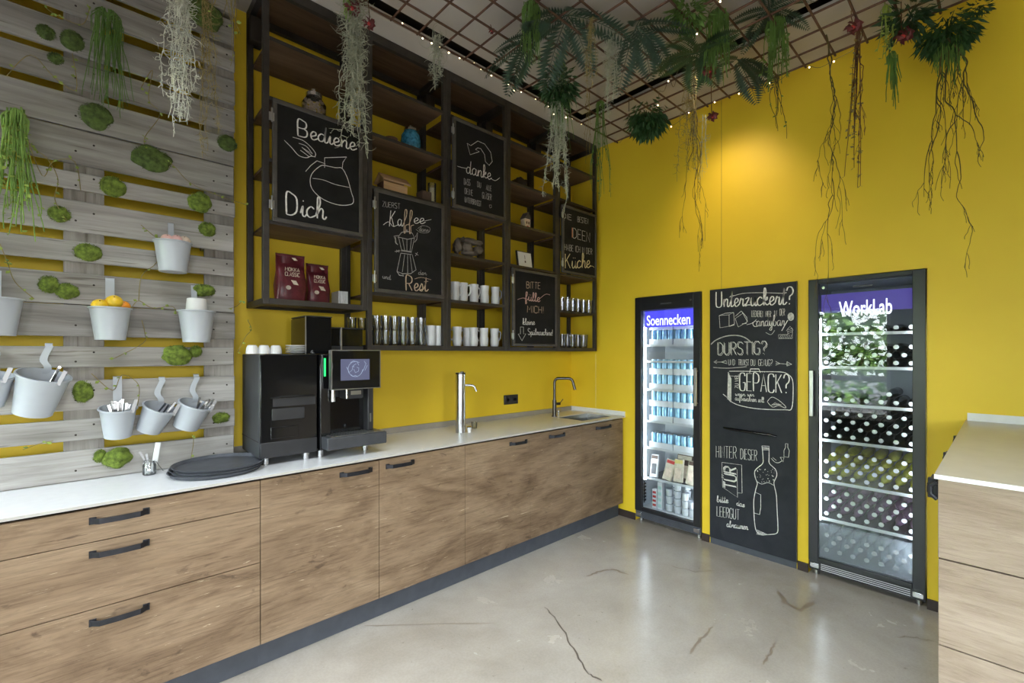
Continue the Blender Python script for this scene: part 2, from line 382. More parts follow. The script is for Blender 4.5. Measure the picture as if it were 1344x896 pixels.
M['twigred'] = plain('red_brown_twig', (.12, .05, .022, 1), .8, var=.35)
M['petal'] = plain('dusky_red_petal', (.13, .022, .022, 1), .6, var=.35)
M['grass'] = plain('outdoor_paving', (.10, .095, .09, 1), .9, obj=False)
M['hedge'] = plain('outdoor_leaves', (.17, .30, .06, 1), .8, var=.5)
M['sand'] = plain('sandwich_pack', (.62, .55, .42, 1), .5, var=.25, vs=18)
M['redprint'] = plain('red_print', (.5, .04, .04, 1), .5)
M['yellowprint'] = plain('yellow_print', (.72, .6, .2, 1), .5)
M['cupw'] = plain('white_yoghurt_cup', (.75, .77, .8, 1), .4, var=.06)
M['cuplid'] = plain('pale_foil_lid', (.66, .70, .76, 1), .3, .3)
mm = bpy.data.materials.new('condensation_mist'); mm.use_nodes = True; n_ = mm.node_tree.nodes; l_ = mm.node_tree.links; n_.clear()
o_ = n_.new('ShaderNodeOutputMaterial'); x_ = n_.new('ShaderNodeMixShader'); a_ = n_.new('ShaderNodeBsdfTransparent'); b_ = n_.new('ShaderNodeBsdfTranslucent'); d_ = n_.new('ShaderNodeBsdfDiffuse'); x2 = n_.new('ShaderNodeMixShader')
b_.inputs[0].default_value = (.85, .9, .95, 1); d_.inputs[0].default_value = (.8, .86, .92, 1); x_.inputs[0].default_value = .2
l_.new(b_.outputs[0], x2.inputs[1]); l_.new(d_.outputs[0], x2.inputs[2]); l_.new(a_.outputs[0], x_.inputs[1]); l_.new(x2.outputs[0], x_.inputs[2]); l_.new(x_.outputs[0], o_.inputs[0])
M['mist'] = mm
M['mint'] = plain('mint_carton', (.50, .72, .68, 1), .5)
# ------------------------------------------------------------------ the room
YB, XW, TH = ROOM_Y1, ROOM_X1, .08
fl = struct('floor', MB().box(ROOM_X0-.2, XW+.6, ROOM_Y0-.2, YB+.1, -.12, 0), M['concrete'])
def crack(pts, w, m, lab):
    P = [onZ(x, y, .0008) for x, y in pts]; mb = MB(); n = len(P); vs = []
    Q = []
    for i in range(n-1):
        for k in range(5):
            q = P[i].lerp(P[i+1], k/5); q += Vector((R.uniform(-.008, .008), R.uniform(-.008, .008), 0)); Q.append(q)
    Q.append(P[-1]); n = len(Q)
    for i, q in enumerate(Q):
        d = (Q[min(i+1, n-1)]-Q[max(i-1, 0)]); d.normalize(); s = Vector((-d.y, d.x, 0)); ww = w*R.uniform(.4, 1.2)*(.35 if i in (0, n-1) else 1)
        vs += [q-s*ww/2, q+s*ww/2]
    mb.add(vs, [(2*i, 2*i+2, 2*i+3, 2*i+1) for i in range(n-1)])
    part('floor_crack', mb, m, fl, lab)
crack([(714, 796), (728, 808), (740, 830), (752, 850), (772, 884), (790, 893)], .009, M['crack'], 'long dark crack across the floor')
crack([(770, 756), (785, 750), (805, 747), (826, 754)], .016, M['crackb'], 'short brown crack near the plinth')
crack([(480, 820), (560, 818), (650, 817)], .008, M['crackb'], 'hairline crack')
crack([(880, 742), (912, 750), (938, 749)], .012, M['crackb'], 'faint crack before the chalkboard door')
crack([(935, 823), (920, 838), (906, 858)], .015, M['crackb'], 'dark scrape')
crack([(1018, 842), (1010, 858), (1002, 872)], .015, M['crackb'], 'dark scrape by the bar')
crack([(1022, 776), (1030, 790), (1050, 800), (1068, 790)], .03, M['crackb'], 'round stain ring')
crack([(1175, 835), (1200, 836), (1226, 842)], .012, M['crackb'], 'hairline crack at the bar')

struct('wall_back', MB().box(ROOM_X0-TH, XW+.7, YB, YB+TH, 0, CEIL+.2), M['yellow'])
# right wall with two niches for the drinks fridges
FL, FR, DR = (1.653, 2.262), (.308, .912), (.981, 1.586)       # Y spans: left fridge, right fridge, chalkboard door
mb = MB(); ys = [ROOM_Y0-TH, FR[0], FR[1], FL[0], FL[1], YB]
for i in range(5):
    if i in (1, 3): mb.box(XW, XW+TH, ys[i], ys[i+1], 2.005, CEIL+.2)
    else: mb.box(XW, XW+TH, ys[i], ys[i+1], 0, CEIL+.2)
wr = struct('wall_right', mb, M['yellow'])
mb = MB(); mb.box(XW+.62, XW+.70, ROOM_Y0, YB, 0, CEIL+.2)
for y in (FR[0]-.06, FL[1]+.01): mb.box(XW+TH, XW+.62, y, y+.05, 0, 2.05)
mb.box(XW+TH, XW+.62, FR[0]-.06, FL[1]+.06, 2.06, 2.1)
struct('trim_3', mb, M['white_wall'])
for y in (1.50,): part('panel_joint', MB().box(XW-.0012, XW, y-.001, y+.001, 2.0, CEIL), M['brown'], wr)
part('panel_joint', MB().box(XW-.0012, XW, 2.705, 2.708, .97, 1.5), M['candle'], wr)
wb = bpy.data.objects['wall_back']
part('panel_joint', MB().box(1.376, 1.379, YB-.0012, YB, .97, 1.52), M['brown'], wb)
for a, b in ((2.262, 2.44), (DR[1]+.005, FL[0]), (FR[1], DR[0]-.005), (.10, FR[0])):
    struct('baseboard_right', MB().box(XW-.014, XW, a, b, 0, .06), M['brown_base'], bevel=.002)

def window_wall(name, wins, axis):
    mb = MB(); lo, hi = (ROOM_Y0-TH, YB+TH) if axis == 'x' else (ROOM_X0, XW+TH)
    def bx(a, b, z0, z1):
        if axis == 'x': mb.box(ROOM_X0-TH, ROOM_X0, a, b, z0, z1)
        else: mb.box(a, b, ROOM_Y0-TH, ROOM_Y0, z0, z1)
    bx(lo, hi, 0, WZ0); bx(lo, hi, WZ1, CEIL+.2); e = [lo]
    for a, b in wins: e += [a, b]
    e.append(hi)
    for i in range(0, len(e), 2): bx(e[i], e[i+1], WZ0, WZ1)
    return struct(name, mb, M['white_wall'])
window_wall('wall_left', WIN_L, 'x'); window_wall('wall_front', WIN_F, 'y')
k = 0
for axis, wins in (('x', WIN_L), ('y', WIN_F)):
    for a, b in wins:
        k += 1; f = MB(); g = MB(); s = MB(); w = .05; p = (ROOM_X0 if axis == 'x' else ROOM_Y0)
        def bx(mb, u0, u1, d0, d1, z0, z1):
            if axis == 'x': mb.box(p+d0, p+d1, u0, u1, z0, z1)
            else: mb.box(u0, u1, p+d0, p+d1, z0, z1)
        bx(f, a, b, -.07, -.01, WZ0, WZ0+w); bx(f, a, b, -.07, -.01, WZ1-w, WZ1); bx(f, a, a+w, -.07, -.01, WZ0+w, WZ1-w); bx(f, b-w, b, -.07, -.01, WZ0+w, WZ1-w)
        bx(f, a+w, b-w, -.065, -.015, 1.04, 1.04+.09)
        o = struct('window_%d' % k, f, M['white'])
        bx(g, a+w, b-w, -.042, -.038, WZ0+w, WZ1-w); part('pane', g, M['pane'], o)
        bx(s, a-.03, b+.03, -.01, .16, WZ0-.04, WZ0-.005); part('window_sill', s, M['white'], o)

# ceiling: grey raft, shadow slot, grey border
CX, CX2, CY, CY2 = 3.02, 3.13, 2.397, 2.50
struct('ceiling', MB().box(ROOM_X0, CX, ROOM_Y0, CY, CEIL, CEIL+.05), M['ceiling'])
struct('trim_1', MB().box(CX2, XW, ROOM_Y0, CY2, CEIL-.005, CEIL+.03).box(ROOM_X0, XW, CY2, YB, CEIL-.005, CEIL+.03), M['ceiling'])
struct('trim_2', MB().box(ROOM_X0-.05, XW+.05, ROOM_Y0-.05, YB+.05, CEIL+.14, CEIL+.17), M['slot'])

# outside: lawn and a hedge seen only as a reflection in the fridge door
struct('ground', MB().box(-30, 30, -30, 30, -.4, -.14), M['grass'])
hd = MB(); rr = random.Random(3)
for i in range(5200):
    p = Vector((rr.gauss(-10.5, .45), rr.uniform(-4, 9.5), rr.uniform(-.1, 4.2)))
    hd.leaf(p, (rr.uniform(-1, 1), rr.uniform(-1, 1), rr.uniform(-.4, 1)), (rr.uniform(-1, 1), rr.uniform(-1, 1), 1), .34, .2)
hg = thing('hedge', 'leafy green hedge outside the windows, mirrored in the right fridge door', 'hedge', (-10.5, 1.7, -.14))
part('foliage', hd, M['hedge'], hg, smooth=False)
for y in (-2, .5, 3, 5.5):
    st = MB(); st.tube([(-10.5, y, -.14), (-10.5, y+.1, .9), (-10.5, y-.1, 1.9)], [.06, .05, .03], 6); part('stem', st, M['twig'], hg)

# ------------------------------------------------------------------ base cabinets and counter
YF, ZT, ZB, ZC = 2.38, .902, .128, .925      # front plane, top and bottom of the fronts, worktop height
def pull(x0, x1, z, parent):
    mb = MB(); L = x1-x0; h = .0135
    for x in (x0, x1-.022): mb.box(x, x+.022, YF-.006, YF, z-h, z+h)
    pts = [(x0+.004, YF-.006), (x0+.03, YF-.030), (x0+L*.5, YF-.034), (x1-.03, YF-.030), (x1-.004, YF-.006)]
    vs = []
    for x, y in pts: vs += [(x, y, z-h*.8), (x, y, z+h*.8), (x, y+.004, z-h*.8), (x, y+.004, z+h*.8)]
    fs = []
    for i in range(len(pts)-1):
        a = i*4; b = a+4
        fs += [(a, a+1, b+1, b), (a+2, b+2, b+3, a+3), (a+1, a+3, b+3, b+1), (a, b, b+2, a+2)]
    fs += [(0, 2, 3, 1), (len(pts)*4-4, len(pts)*4-3, len(pts)*4-1, len(pts)*4-2)]
    mb.add(vs, fs); mb.cyl((x0+.011, YF-.008, z), (x0+.011, YF-.004, z), .004, n=8); mb.cyl((x1-.011, YF-.008, z), (x1-.011, YF-.004, z), .004, n=8)
    return part('handle', mb, M['handle'], parent, bevel=.001)
def carcass(root, x0, x1):
    part('body', MB().box(x0, x1, YF+.021, YB-.002, ZB, ZT-.012), M['greymatt'], root)
    part('plinth', MB().box(x0, x1, 2.43, 2.45, 0, ZB), M['toe'], root)
xs = [-.413, .587, 1.187, 1.787, 2.387, 2.992, 3.592]
r0 = thing('drawer_cabinet', 'wide oak cabinet with three stacked drawers, at the left end of the counter', 'cabinet', (xs[0], YF, 0))
carcass(r0, xs[0], xs[1])
for z0, z1, hz in ((.7765, ZT, .858), (.518, .7735, .729), (ZB, .515, .467)):
    d = part('drawer', MB().box(xs[0]+.0015, xs[1]-.0015, YF, YF+.02, z0, z1), M['oak'], r0, bevel=.0015)
    pull(-.006, .177, hz, d)
r1 = thing('drawer_cabinet', 'cabinet at the far left edge of the photo, mostly outside it', 'cabinet', (-1.4, YF, 0))
r1['label'] = 'oak drawer cabinet cut off by the left edge of the photo'
carcass(r1, -1.413, -.413)
for z0, z1 in ((.7765, ZT), (.518, .7735), (ZB, .515)): part('drawer', MB().box(-1.4115, -.4145, YF, YF+.02, z0, z1), M['oak'], r1, bevel=.0015)
labs = ['oak door cabinet under the coffee machine, handle at its upper right', 'oak door cabinet right of the coffee machine, handle at its upper left',
        'oak door cabinet under the steel water tap, handle at its upper right', 'oak door cabinet second from the right end of the counter', 'oak door cabinet under the sink at the yellow wall']
hp = [(.962, 1.145), (1.226, 1.409), (2.176, 2.352), (2.589, 2.777), (3.18, 3.40)]
for i in range(5):
    a, b = xs[i+1], xs[i+2]
    c = thing('door_cabinet', labs[i], 'cabinet', (a, YF, 0))
    if i == 4:
        part('body', MB().box(a, b, YF+.021, YB-.002, ZB, .66), M['greymatt'], c); part('plinth', MB().box(a, b, 2.43, 2.45, 0, ZB), M['toe'], c)
    else: carcass(c, a, b)
    d = part('door', MB().box(a+.0015, b-.0015, YF, YF+.02, ZB, ZT), M['oak'], c, bevel=.0015)
    pull(hp[i][0], hp[i][1], .860, d)
# worktop with a sink cut-out
SX, SY = (3.09, 3.53), (2.45, 2.745)
wt = thing('worktop', 'long white worktop running along the cabinets to the yellow wall', 'worktop', (1, 2.7, ZC))
mb = MB(); y0 = YF-.008; zs = ZC-.012
mb.box(-1.45, SX[0], y0, YB, zs, ZC).box(SX[1], XW, y0, YB, zs, ZC).box(SX[0], SX[1], y0, SY[0], zs, ZC).box(SX[0], SX[1], SY[1], YB, zs, ZC)
part('slab', mb, M['counter'], wt)
part('edge_band', MB().box(-1.45, XW-.02, y0-.001, y0, zs, ZC-.0008), M['edge'], wt)  # added strip that dulls the brightly lit slab front
struct('trim_4', MB().box(.6, XW-.013, YB-.012, YB-.0005, ZC+.0005, ZC+.04), M['upstand_shaded'])  # back upstand, its shade painted in as a darker colour
struct('trim_5', MB().box(XW-.012, XW-.0005, y0, YB-.0005, ZC+.0005, ZC+.042), M['counter'])
sk = thing('sink', 'grey undermount sink in the worktop at the far right end', 'sink', (3.31, 2.6, ZC-.2))
mb = MB(); a, b, c, d = SX[0]+.001, SX[1]-.001, SY[0]+.001, SY[1]-.001; zb = .73
mb.box(a, b, c, d, zb, zb+.006).box(a, a+.006, c, d, zb, ZC-.003).box(b-.006, b, c, d, zb, ZC-.003).box(a, b, c, c+.006, zb, ZC-.003).box(a, b, d-.006, d, zb, ZC-.003)
part('basin', mb, M['steel'], sk); part('drain', MB().cyl((3.31, 2.6, zb+.006), (3.31, 2.6, zb+.010), .035, n=16), M['chrome'], sk)
# gooseneck tap
fx, fy = 3.12, 2.80
f = thing('faucet', 'dark grey gooseneck tap with a square bend behind the sink', 'tap', (fx, fy, ZC))
part('body', MB().cyl((fx, fy, ZC), (fx, fy, ZC+.15), .019, n=16).cyl((fx, fy, ZC), (fx, fy, ZC+.006), .026, n=16), M['gun'], f)
pts = [(fx, fy, ZC+.15), (fx, fy, ZC+.31)]
dr = Vector((.55, -.83, 0)).normalized()
for i in range(1, 5): t_ = i/4*math.pi/2; pts.append((fx+dr.x*.04*(1-math.cos(t_)), fy+dr.y*.04*(1-math.cos(t_)), ZC+.31+.04*math.sin(t_)))
q = Vector(pts[-1]); e = q+dr*.09; pts.append(e)
for i in range(1, 5): t_ = i/4*1.25; pts.append((e.x+dr.x*.04*math.sin(t_), e.y+dr.y*.04*math.sin(t_), e.z-.04*(1-math.cos(t_))))
e = Vector(pts[-1]); pts.append(e+Vector((dr.x*.02, dr.y*.02, -.075)))
part('spout', MB().tube(pts, .0125, 10), M['gun'], f)
part('lever', MB().cyl((fx+.019, fy-.005, ZC+.115), (fx+.055, fy-.02, ZC+.115), .013, n=12).cyl((fx+.05, fy-.018, ZC+.115), (fx+.085, fy-.03, ZC+.155), .004, n=8), M['gun'], f)
q = onZ(746, 545, ZC)
single('soap_dispenser', MB().cyl((3.21, 2.83, ZC), (3.21, 2.83, ZC+.045), .011, n=12).cyl((3.21, 2.83, ZC+.045), (3.21, 2.80, ZC+.055), .006, n=8), M['chrome'], 'tiny chrome soap pump beside the gooseneck tap', 'soap pump', org=(3.21, 2.83, ZC))
# water dispenser column
wx, wy = 1.985, 2.70
w = thing('water_tap', 'tall brushed steel water dispenser column standing on the worktop', 'water tap', (wx, wy, ZC))
part('column', MB().cyl((wx, wy, ZC), (wx, wy, ZC+.425), .036, n=28), M['chrome'], w)
part('top_cap', MB().cyl((wx, wy, ZC+.425), (wx, wy, ZC+.437), .037, n=28).cyl((wx+.008, wy-.008, ZC+.437), (wx+.008, wy-.008, ZC+.445), .014, n=12), M['gun'], w)
part('spout', MB().tube([(wx+.02, wy-.02, ZC+.345), (wx+.06, wy-.055, ZC+.345), (wx+.075, wy-.07, ZC+.335), (wx+.085, wy-.08, ZC+.30)], .009, 10), M['chrome'], w)
q = onZ(616, 567, ZC)
c = thing('waste_cap', 'small white and chrome cup beside the steel water column', 'cup', q)
part('cup_body', MB().lathe([(.012, q.z), (.016, q.z+.035), (.0, q.z+.035)], 14, Matrix.Translation((q.x, q.y, 0))), M['white'], c)
part('rim', MB().lathe([(.017, q.z+.035), (.02, q.z+.041), (.012, q.z+.045), (0, q.z+.045)], 14, Matrix.Translation((q.x, q.y, 0))), M['chrome'], c)
q2 = onZ(626, 564, ZC)
single('water_glass', MB().lathe([(.02, 0), (.024, .05), (.022, .05), (.018, .004), (0, .004)], 14, Matrix.Translation((q2.x+.03, q2.y+.07, ZC))), M['glass'], 'small clear glass behind the white cup at the water column', 'glass', org=(q2.x+.03, q2.y+.07, ZC))
# outlet
o = thing('wall_outlet', 'black double outlet plate on the yellow wall above the worktop', 'outlet', (2.771, YB, 1.09))
part('plate', MB().box(2.687, 2.855, YB-.01, YB, 1.047, 1.131), M['blackmatt'], o, bevel=.002)
for x in (2.729, 2.813): part('socket', MB().lathe([(.018, 0), (.020, .003), (.014, .003), (.013, -.0), (0, -.0)], 16, Matrix.Translation((x, YB-.0105, 1.089)) @ Matrix.Rotation(math.pi/2, 4, 'X')), M['fridgeblack'], o)

# ------------------------------------------------------------------ raised bar unit on the right
BX, BY, BZ = 1.93, .14, 1.112
b = thing('bar_counter', 'tall bar clad in rough sawn boards with a grey top, right edge', 'bar', (2.7, -.8, 0))
src = None
for z0, z1 in ((.868, BZ), (.60, .864), (.335, .597), (.085, .332)):
    part('board', MB().box(BX, BX+.022, -2.0, BY-R.uniform(0, .002), z0, z1), M['sawn'], b, bevel=.002)
part('plinth', MB().box(BX+.06, BX+.08, -2, BY-.05, 0, .085), M['toe'], b)
part('body', MB().box(BX+.024, XW-.016, -2, BY-.022, .085, BZ-.001), M['greymatt'], b)
for x0, x1 in ((1.954, 2.5), (2.505, 3.05), (3.055, 3.6)):
    d = part('door', MB().box(x0, x1, BY-.022, BY-.002, .088, BZ-.003), M['oak'], b, bevel=.0015)
    part('handle', MB().box(x0+.03, x0+.05, BY-.002, BY+.028, BZ-.075, BZ-.012).box(x0+.03, x0+.2, BY+.02, BY+.03, BZ-.06, BZ-.03), M['handle'], d, bevel=.002)
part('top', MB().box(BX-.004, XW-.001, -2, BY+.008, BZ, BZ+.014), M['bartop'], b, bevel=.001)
part('edge_band', MB().box(BX-.006, BX-.004, -2, BY+.008, BZ, BZ+.0135), M['counter'], b)
part('upstand', MB().box(XW-.014, XW-.001, -2, BY, BZ+.014, BZ+.056), M['counter'], b)
hk = MB().box(BX+.003, BX+.018, BY+.001, BY+.014, 1.042, 1.104)
single('bracket', MB().tube([(BX+.012, BY+.002, 1.10), (BX+.012, BY+.018, 1.085), (BX+.012, BY+.018, 1.06), (BX+.012, BY+.002, 1.045)], .007, 8), M['handle'], 'black curved pull at the upper left corner of the bar', 'pull', org=(BX+.012, BY+.002, 1.07))
def smooth_path(P, k=4):
    P = [Vector(p) for p in P]; out = []
    for i in range(len(P)-1):
        a, b, c, d = P[max(i-1, 0)], P[i], P[i+1], P[min(i+2, len(P)-1)]
        for j in range(k):
            t = j/k; out.append(.5*((2*b)+(c-a)*t+(2*a-5*b+4*c-d)*t*t+(3*b-a-3*c+d)*t**3))
    out.append(P[-1]); return out
# ------------------------------------------------------------------ pallets on the back wall
PY, PT = 2.835, .022
rows = [[(.927, 1.063), (1.108, 1.203), (1.244, 1.380), (1.438, 1.533), (1.578, 1.7195)],
        [(1.7225, 1.863), (1.915, 2.007), (2.05, 2.189), (2.239, 2.317), (2.354, 2.511)],
        [(2.516, 2.664), (2.70, 2.82), (2.849, 2.981), (3.027, 3.142), (3.171, 3.30)],
        [(3.335, 3.485)]]
plabs = ['lowest weathered pallet on the wall, standing on the worktop, cutlery buckets on it', 'second pallet from the bottom, fruit bucket hanging on its lower boards',
         'third pallet up, grey boards with dark moss cushions near its middle', 'topmost pallet strip just under the ceiling at the upper left']
for pi, rw in enumerate(rows):
    z0, z1 = rw[0][0], rw[-1][1]
    p = thing('wooden_pallet', plabs[pi], 'pallet', (-.02, PY, z0), 'weathered pallets stacked up the wall')
    for i, (a, b) in enumerate(rw):
        o = part('plank', MB().box(-.62+R.uniform(0, .006), .576-R.uniform(0, .008), PY, PY+PT-R.uniform(0, .003), a, b), M['pallet'], p, bevel=.004)
    for x0, x1 in ((-.62, -.483), (-.091, .046), (.438, .574)):
        part('cross_board', MB().box(x0, x1, PY+PT, PY+2*PT, z0, z1), M['palletdark'], p, bevel=.002)
        for (a, b) in ((z0, z0+.1), ((z0+z1)/2-.05, (z0+z1)/2+.05), (z1-.1, z1)):
            if pi == 3 and a > z0: continue
            part('block', MB().box(x0+.002, x1-.002, PY+2*PT, YB-.003, a, min(b, z1)), M['palletdark'], p)
    for x in (-.55, -.02, .506):     # nail heads of the whole pallet
        mb = MB()
        for a, b in rw:
            for dx in (-.03, .03): mb.cyl((x+dx, PY-.0012, (a+b)/2+dx*.7), (x+dx, PY+.001, (a+b)/2+dx*.7), .0045, n=6)
        part('nail_heads', mb, M['slot'], p, kind='stuff')

# moss cushions
moss = [((60, 43), 11, 9, 1, 'small dark moss cushion high on the pallets at the upper left'), ((95, 54), 14, 13, 1, 'dark oval moss cushion high up, right of a smaller one'),
        ((73, 77), 9, 7, 1, 'tiny dark moss tuft below two moss cushions at the upper left'), ((126, 153), 21, 16, 1, 'wide dark moss cushion below the hanging green stems'),
        ((199, 209), 25, 16, 1, 'broad olive moss cushion left of the silver beard moss tip'), ((148, 245), 17, 13, 0, 'round moss cushion above the gap left of the yellow slot, upper middle pallet'),
        ((262, 266), 15, 13, 0, 'moss cushion near the right pallet edge beside the shelf, upper one'), ((78, 281), 15, 10, 0, 'flat oval moss cushion near the bright green trailing plant'),
        ((272, 301), 11, 9, 0, 'small moss cushion near the right pallet edge, below a bigger one'), ((115, 331), 19, 11, 0, 'light green oblong moss cushion above the fruit bucket'),
        ((64, 373), 14, 11, 0, 'left one of two touching moss cushions above the left bucket'), ((88, 382), 16, 10, 0, 'right one of two touching moss cushions left of the fruit bucket'),
        ((267, 381), 15, 8, 0, 'moss cushion right behind the bucket with the white tub'), ((233, 466), 20, 13, 0, 'large moss cushion below the bucket with the white tub'),
        ((257, 461), 8, 7, 0, 'small moss ball touching a large moss cushion at its right'), ((109, 514), 14, 14, 0, 'moss cushion right of the big tilted bucket'),
        ((290, 548), 11, 7, 0, 'dull moss cushion right of the three cutlery buckets'), ((153, 601), 20, 13, 0, 'large bright moss cushion just above the worktop'),
        ((131, 598), 8, 8, 0, 'small moss ball beside a larger one just above the worktop'), ((268, 20), 22, 18, 1, 'dark moss cushion at the top of the pallets near the shelf'),
        ((298, 188), 12, 10, 1, 'dark moss cushion at the right pallet edge under the ceiling plants')]
for (c, a, b, dk, lab) in moss:
    P = onY(c[0], c[1], PY); k_ = (onY(c[0]+1, c[1], PY)-P).length; kz = abs(onY(c[0], c[1]+1, PY).z-P.z)
    mb = MB().ball(P, a*k_, min(a*k_, b*kz)*.62, b*kz, 22, 16, .22, 1.6)
    rm = random.Random(int(c[0]*7+c[1]))
    for i in range(260):      # short fuzz
        d = Vector((rm.gauss(0, 1), -abs(rm.gauss(0, 1)), rm.gauss(0, 1))).normalized()
        q = P+Vector((d.x*a*k_, d.y*min(a*k_, b*kz)*.62, d.z*b*kz))*.97
        mb.leaf(q, d+Vector((rm.uniform(-.5, .5), rm.uniform(-.5, .5), rm.uniform(-.5, .5))), (rm.random(), rm.random(), 1), rm.uniform(.004, .009), .003)
    single('moss_cushion', mb, M['moss2' if dk else 'moss'], lab, 'moss', 'moss cushions on the pallets', org=P)

# ------------------------------------------------------------------ buckets
def bucket(cx, rim_y, w_px, bot_y, tilt, hook, lab, clip=None, hook_top=None, fwd=0):
    """white metal bucket; cx, rim_y: rim centre in the photo; returns root and its frame"""
    Yc = 2.735
    for it in range(4):
        P = onY(cx, rim_y, Yc); k_ = (onY(cx+1, rim_y, Yc)-onY(cx, rim_y, Yc)).length; r = w_px*k_/2; Yc = PY-.012-r
    P = onY(cx, rim_y, Yc); kz = abs(onY(cx, rim_y+1, Yc).z-P.z); H = (bot_y-rim_y)*kz
    Mx = Matrix.Translation(P) @ Matrix.Rotation(math.radians(tilt), 4, 'Y') @ Matrix.Rotation(math.radians(fwd), 4, 'X')
    o = thing('bucket', lab, 'bucket', P, 'white buckets hung on the pallets')
    rb = r*.74
    part('body', MB().lathe([(rb, -H), (rb*.99, -H+.004), (r*.97, -.006), (r, 0), (r-.003, 0), (rb-.004, -H+.008), (0, -H+.008)], 36, Mx), M['bucket'], o)
    part('rim', MB().lathe([(r-.003, .002), (r+.0035, .001), (r+.004, -.004), (r-.001, -.006)], 36, Mx, close=True), M['bucket'], o)
    # strap hook: from the rim up over a board
    hw = .012 if hook < 2 else .016
    b0 = Mx @ Vector((0, r-.003, -.03)); dz = hook_top*kz if hook_top else .1
    top = Vector((b0.x+math.sin(math.radians(tilt))*dz*.35, PY-.004, P.z+dz))
    pts = [b0, Mx @ Vector((0, r-.003, .01)), b0.lerp(top, .55)+Vector((-.006*tilt/8, -.006, .01)), top+Vector((0, -.002, -.012)), top+Vector((0, .004, 0)), top+Vector((0, .020, .002))]
    if tilt: pts[2] = b0.lerp(top, .45)+Vector((-.010, -.012, .008)); pts.insert(3, b0.lerp(top, .8)+Vector((.004, -.012, .012)))
    pts = smooth_path(pts, 4)
    vs = []
    for q in pts:
        vs += [q+Vector((-hw, 0, 0)), q+Vector((hw, 0, 0)), q+Vector((hw, -.003, .0)), q+Vector((-hw, -.003, .0))]
    fs = []
    for i in range(len(pts)-1):
        a = 4*i; c = a+4
        fs += [(a, c, c+1, a+1), (a+2, c+2, c+3, a+3), (a, a+3, c+3, c), (a+1, c+1, c+2, a+2)]
    fs += [(0, 1, 2, 3), tuple(len(vs)-4+j for j in (3, 2, 1, 0))]
    part('hook', MB().add(vs, fs), M['bucket'], o)
    if clip is not None:
        q = Mx @ Vector((r*math.cos(clip), -r*abs(math.sin(clip)) if clip > 0 else r*.1, 0)); mb = MB()
        Mq = Matrix.Translation(q) @ Matrix.Rotation(math.radians(tilt*.6+14), 4, 'Y')
        mb.box(-.007, .007, -.006, -.003, -.012, .05, Mq).box(-.007, .007, .003, .006, -.012, .05, Mq).box(-.007, .007, -.003, .003, .022, .028, Mq)
        part('clip', mb, M['clip'], o)
    return o, P, r, H, Mx
b1 = bucket(-8, 391, 82, 440, 0, 1, 'white bucket cut off by the left photo edge, upper one', hook_top=40)
b2 = bucket(145, 404, 57, 446, 0, 2, 'white bucket filled with lemons and oranges', hook_top=42)
b3 = bucket(227, 318, 50, 357, 0, 1, 'topmost white bucket, filled with pale pink fruit', hook_top=30)
b4 = bucket(258, 408, 49, 449, 0, 1, 'white bucket with a white tub standing upside down in it', hook_top=36)
b5 = bucket(-10, 492, 64, 533, 8, 1, 'white bucket cut off by the left photo edge, lower one', clip=.9, hook_top=30, fwd=14)
b6 = bucket(58, 492, 76, 545, 13, 1, 'big tilted white bucket with a chrome clip, lower left', clip=.9, hook_top=42, fwd=16)
b7 = bucket(155, 535, 51, 574, 0, 2, 'upright white bucket full of teaspoons, left of two tilted ones', clip=.75, hook_top=40, fwd=12)
b8 = bucket(210, 534, 46, 568, 20, 1, 'tilted white bucket in the middle of the three cutlery buckets', clip=.5, hook_top=38, fwd=18)
b9 = bucket(257, 530, 46, 563, 18, 1, 'tilted white bucket, right one of the three cutlery buckets', clip=.5, hook_top=38, fwd=16)
def fruit(b, dx, dy, dz, r, m, lab, cat):
    P = b[1]+Vector((dx, dy, dz)); rr = random.Random(int(P.x*1e4))
    prof = [(0, -r*1.02)]+[(r*math.sin(a*math.pi/12), -r*math.cos(a*math.pi/12)) for a in range(1, 12)]+[(r*.1, r*.985), (0, r*.96)]
    mb = MB().lathe(prof, 18, Matrix.Translation(P) @ Matrix.Rotation(rr.uniform(.3, 1.2), 4, 'X'))
    f = thing(cat, lab, 'fruit', P); part('peel', mb, m, f)
    part('stem_end', MB().ball(P+Vector((0, -r*.7, r*.7)), r*.09, n=8, m=5), M['brown'], f)
fruit(b2, -.036, -.024, .004, .031, M['lemon'], 'yellow lemon on the left in the fruit bucket', 'lemon')
fruit(b2, .012, -.018, .024, .033, M['lemon'], 'topmost yellow fruit in the fruit bucket', 'lemon')
fruit(b2, .046, -.008, .010, .024, M['orange'], 'reddish orange at the right side of the fruit bucket', 'orange')
fruit(b2, -.01, .030, .012, .030, M['orange'], 'orange at the back of the fruit bucket against the hook', 'orange')
fruit(b3, -.025, -.018, .006, .026, M['pink'], 'pink fruit on the left in the topmost bucket', 'peach')
fruit(b3, .012, -.022, .009, .025, M['pink'], 'pale pink fruit in the middle of the topmost bucket', 'peach')
fruit(b3, .044, -.006, .011, .026, M['beige'], 'yellowish fruit on the right in the topmost bucket', 'peach')
P = b4[1]; q = P+Vector((0, -.005, -.046))
t_ = thing('tub', 'white tub standing upside down inside the right hand bucket', 'tub', q)
part('tub_body', MB().lathe([(.050, q.z), (.042, q.z+.105), (.038, q.z+.108), (0, q.z+.108)], 28, Matrix.Translation((q.x, q.y, 0))), M['white'], t_)
part('rim', MB().lathe([(.0515, q.z), (.0535, q.z+.002), (.0515, q.z+.010), (.049, q.z+.009)], 28, Matrix.Translation((q.x, q.y, 0)), close=True), M['white'], t_)
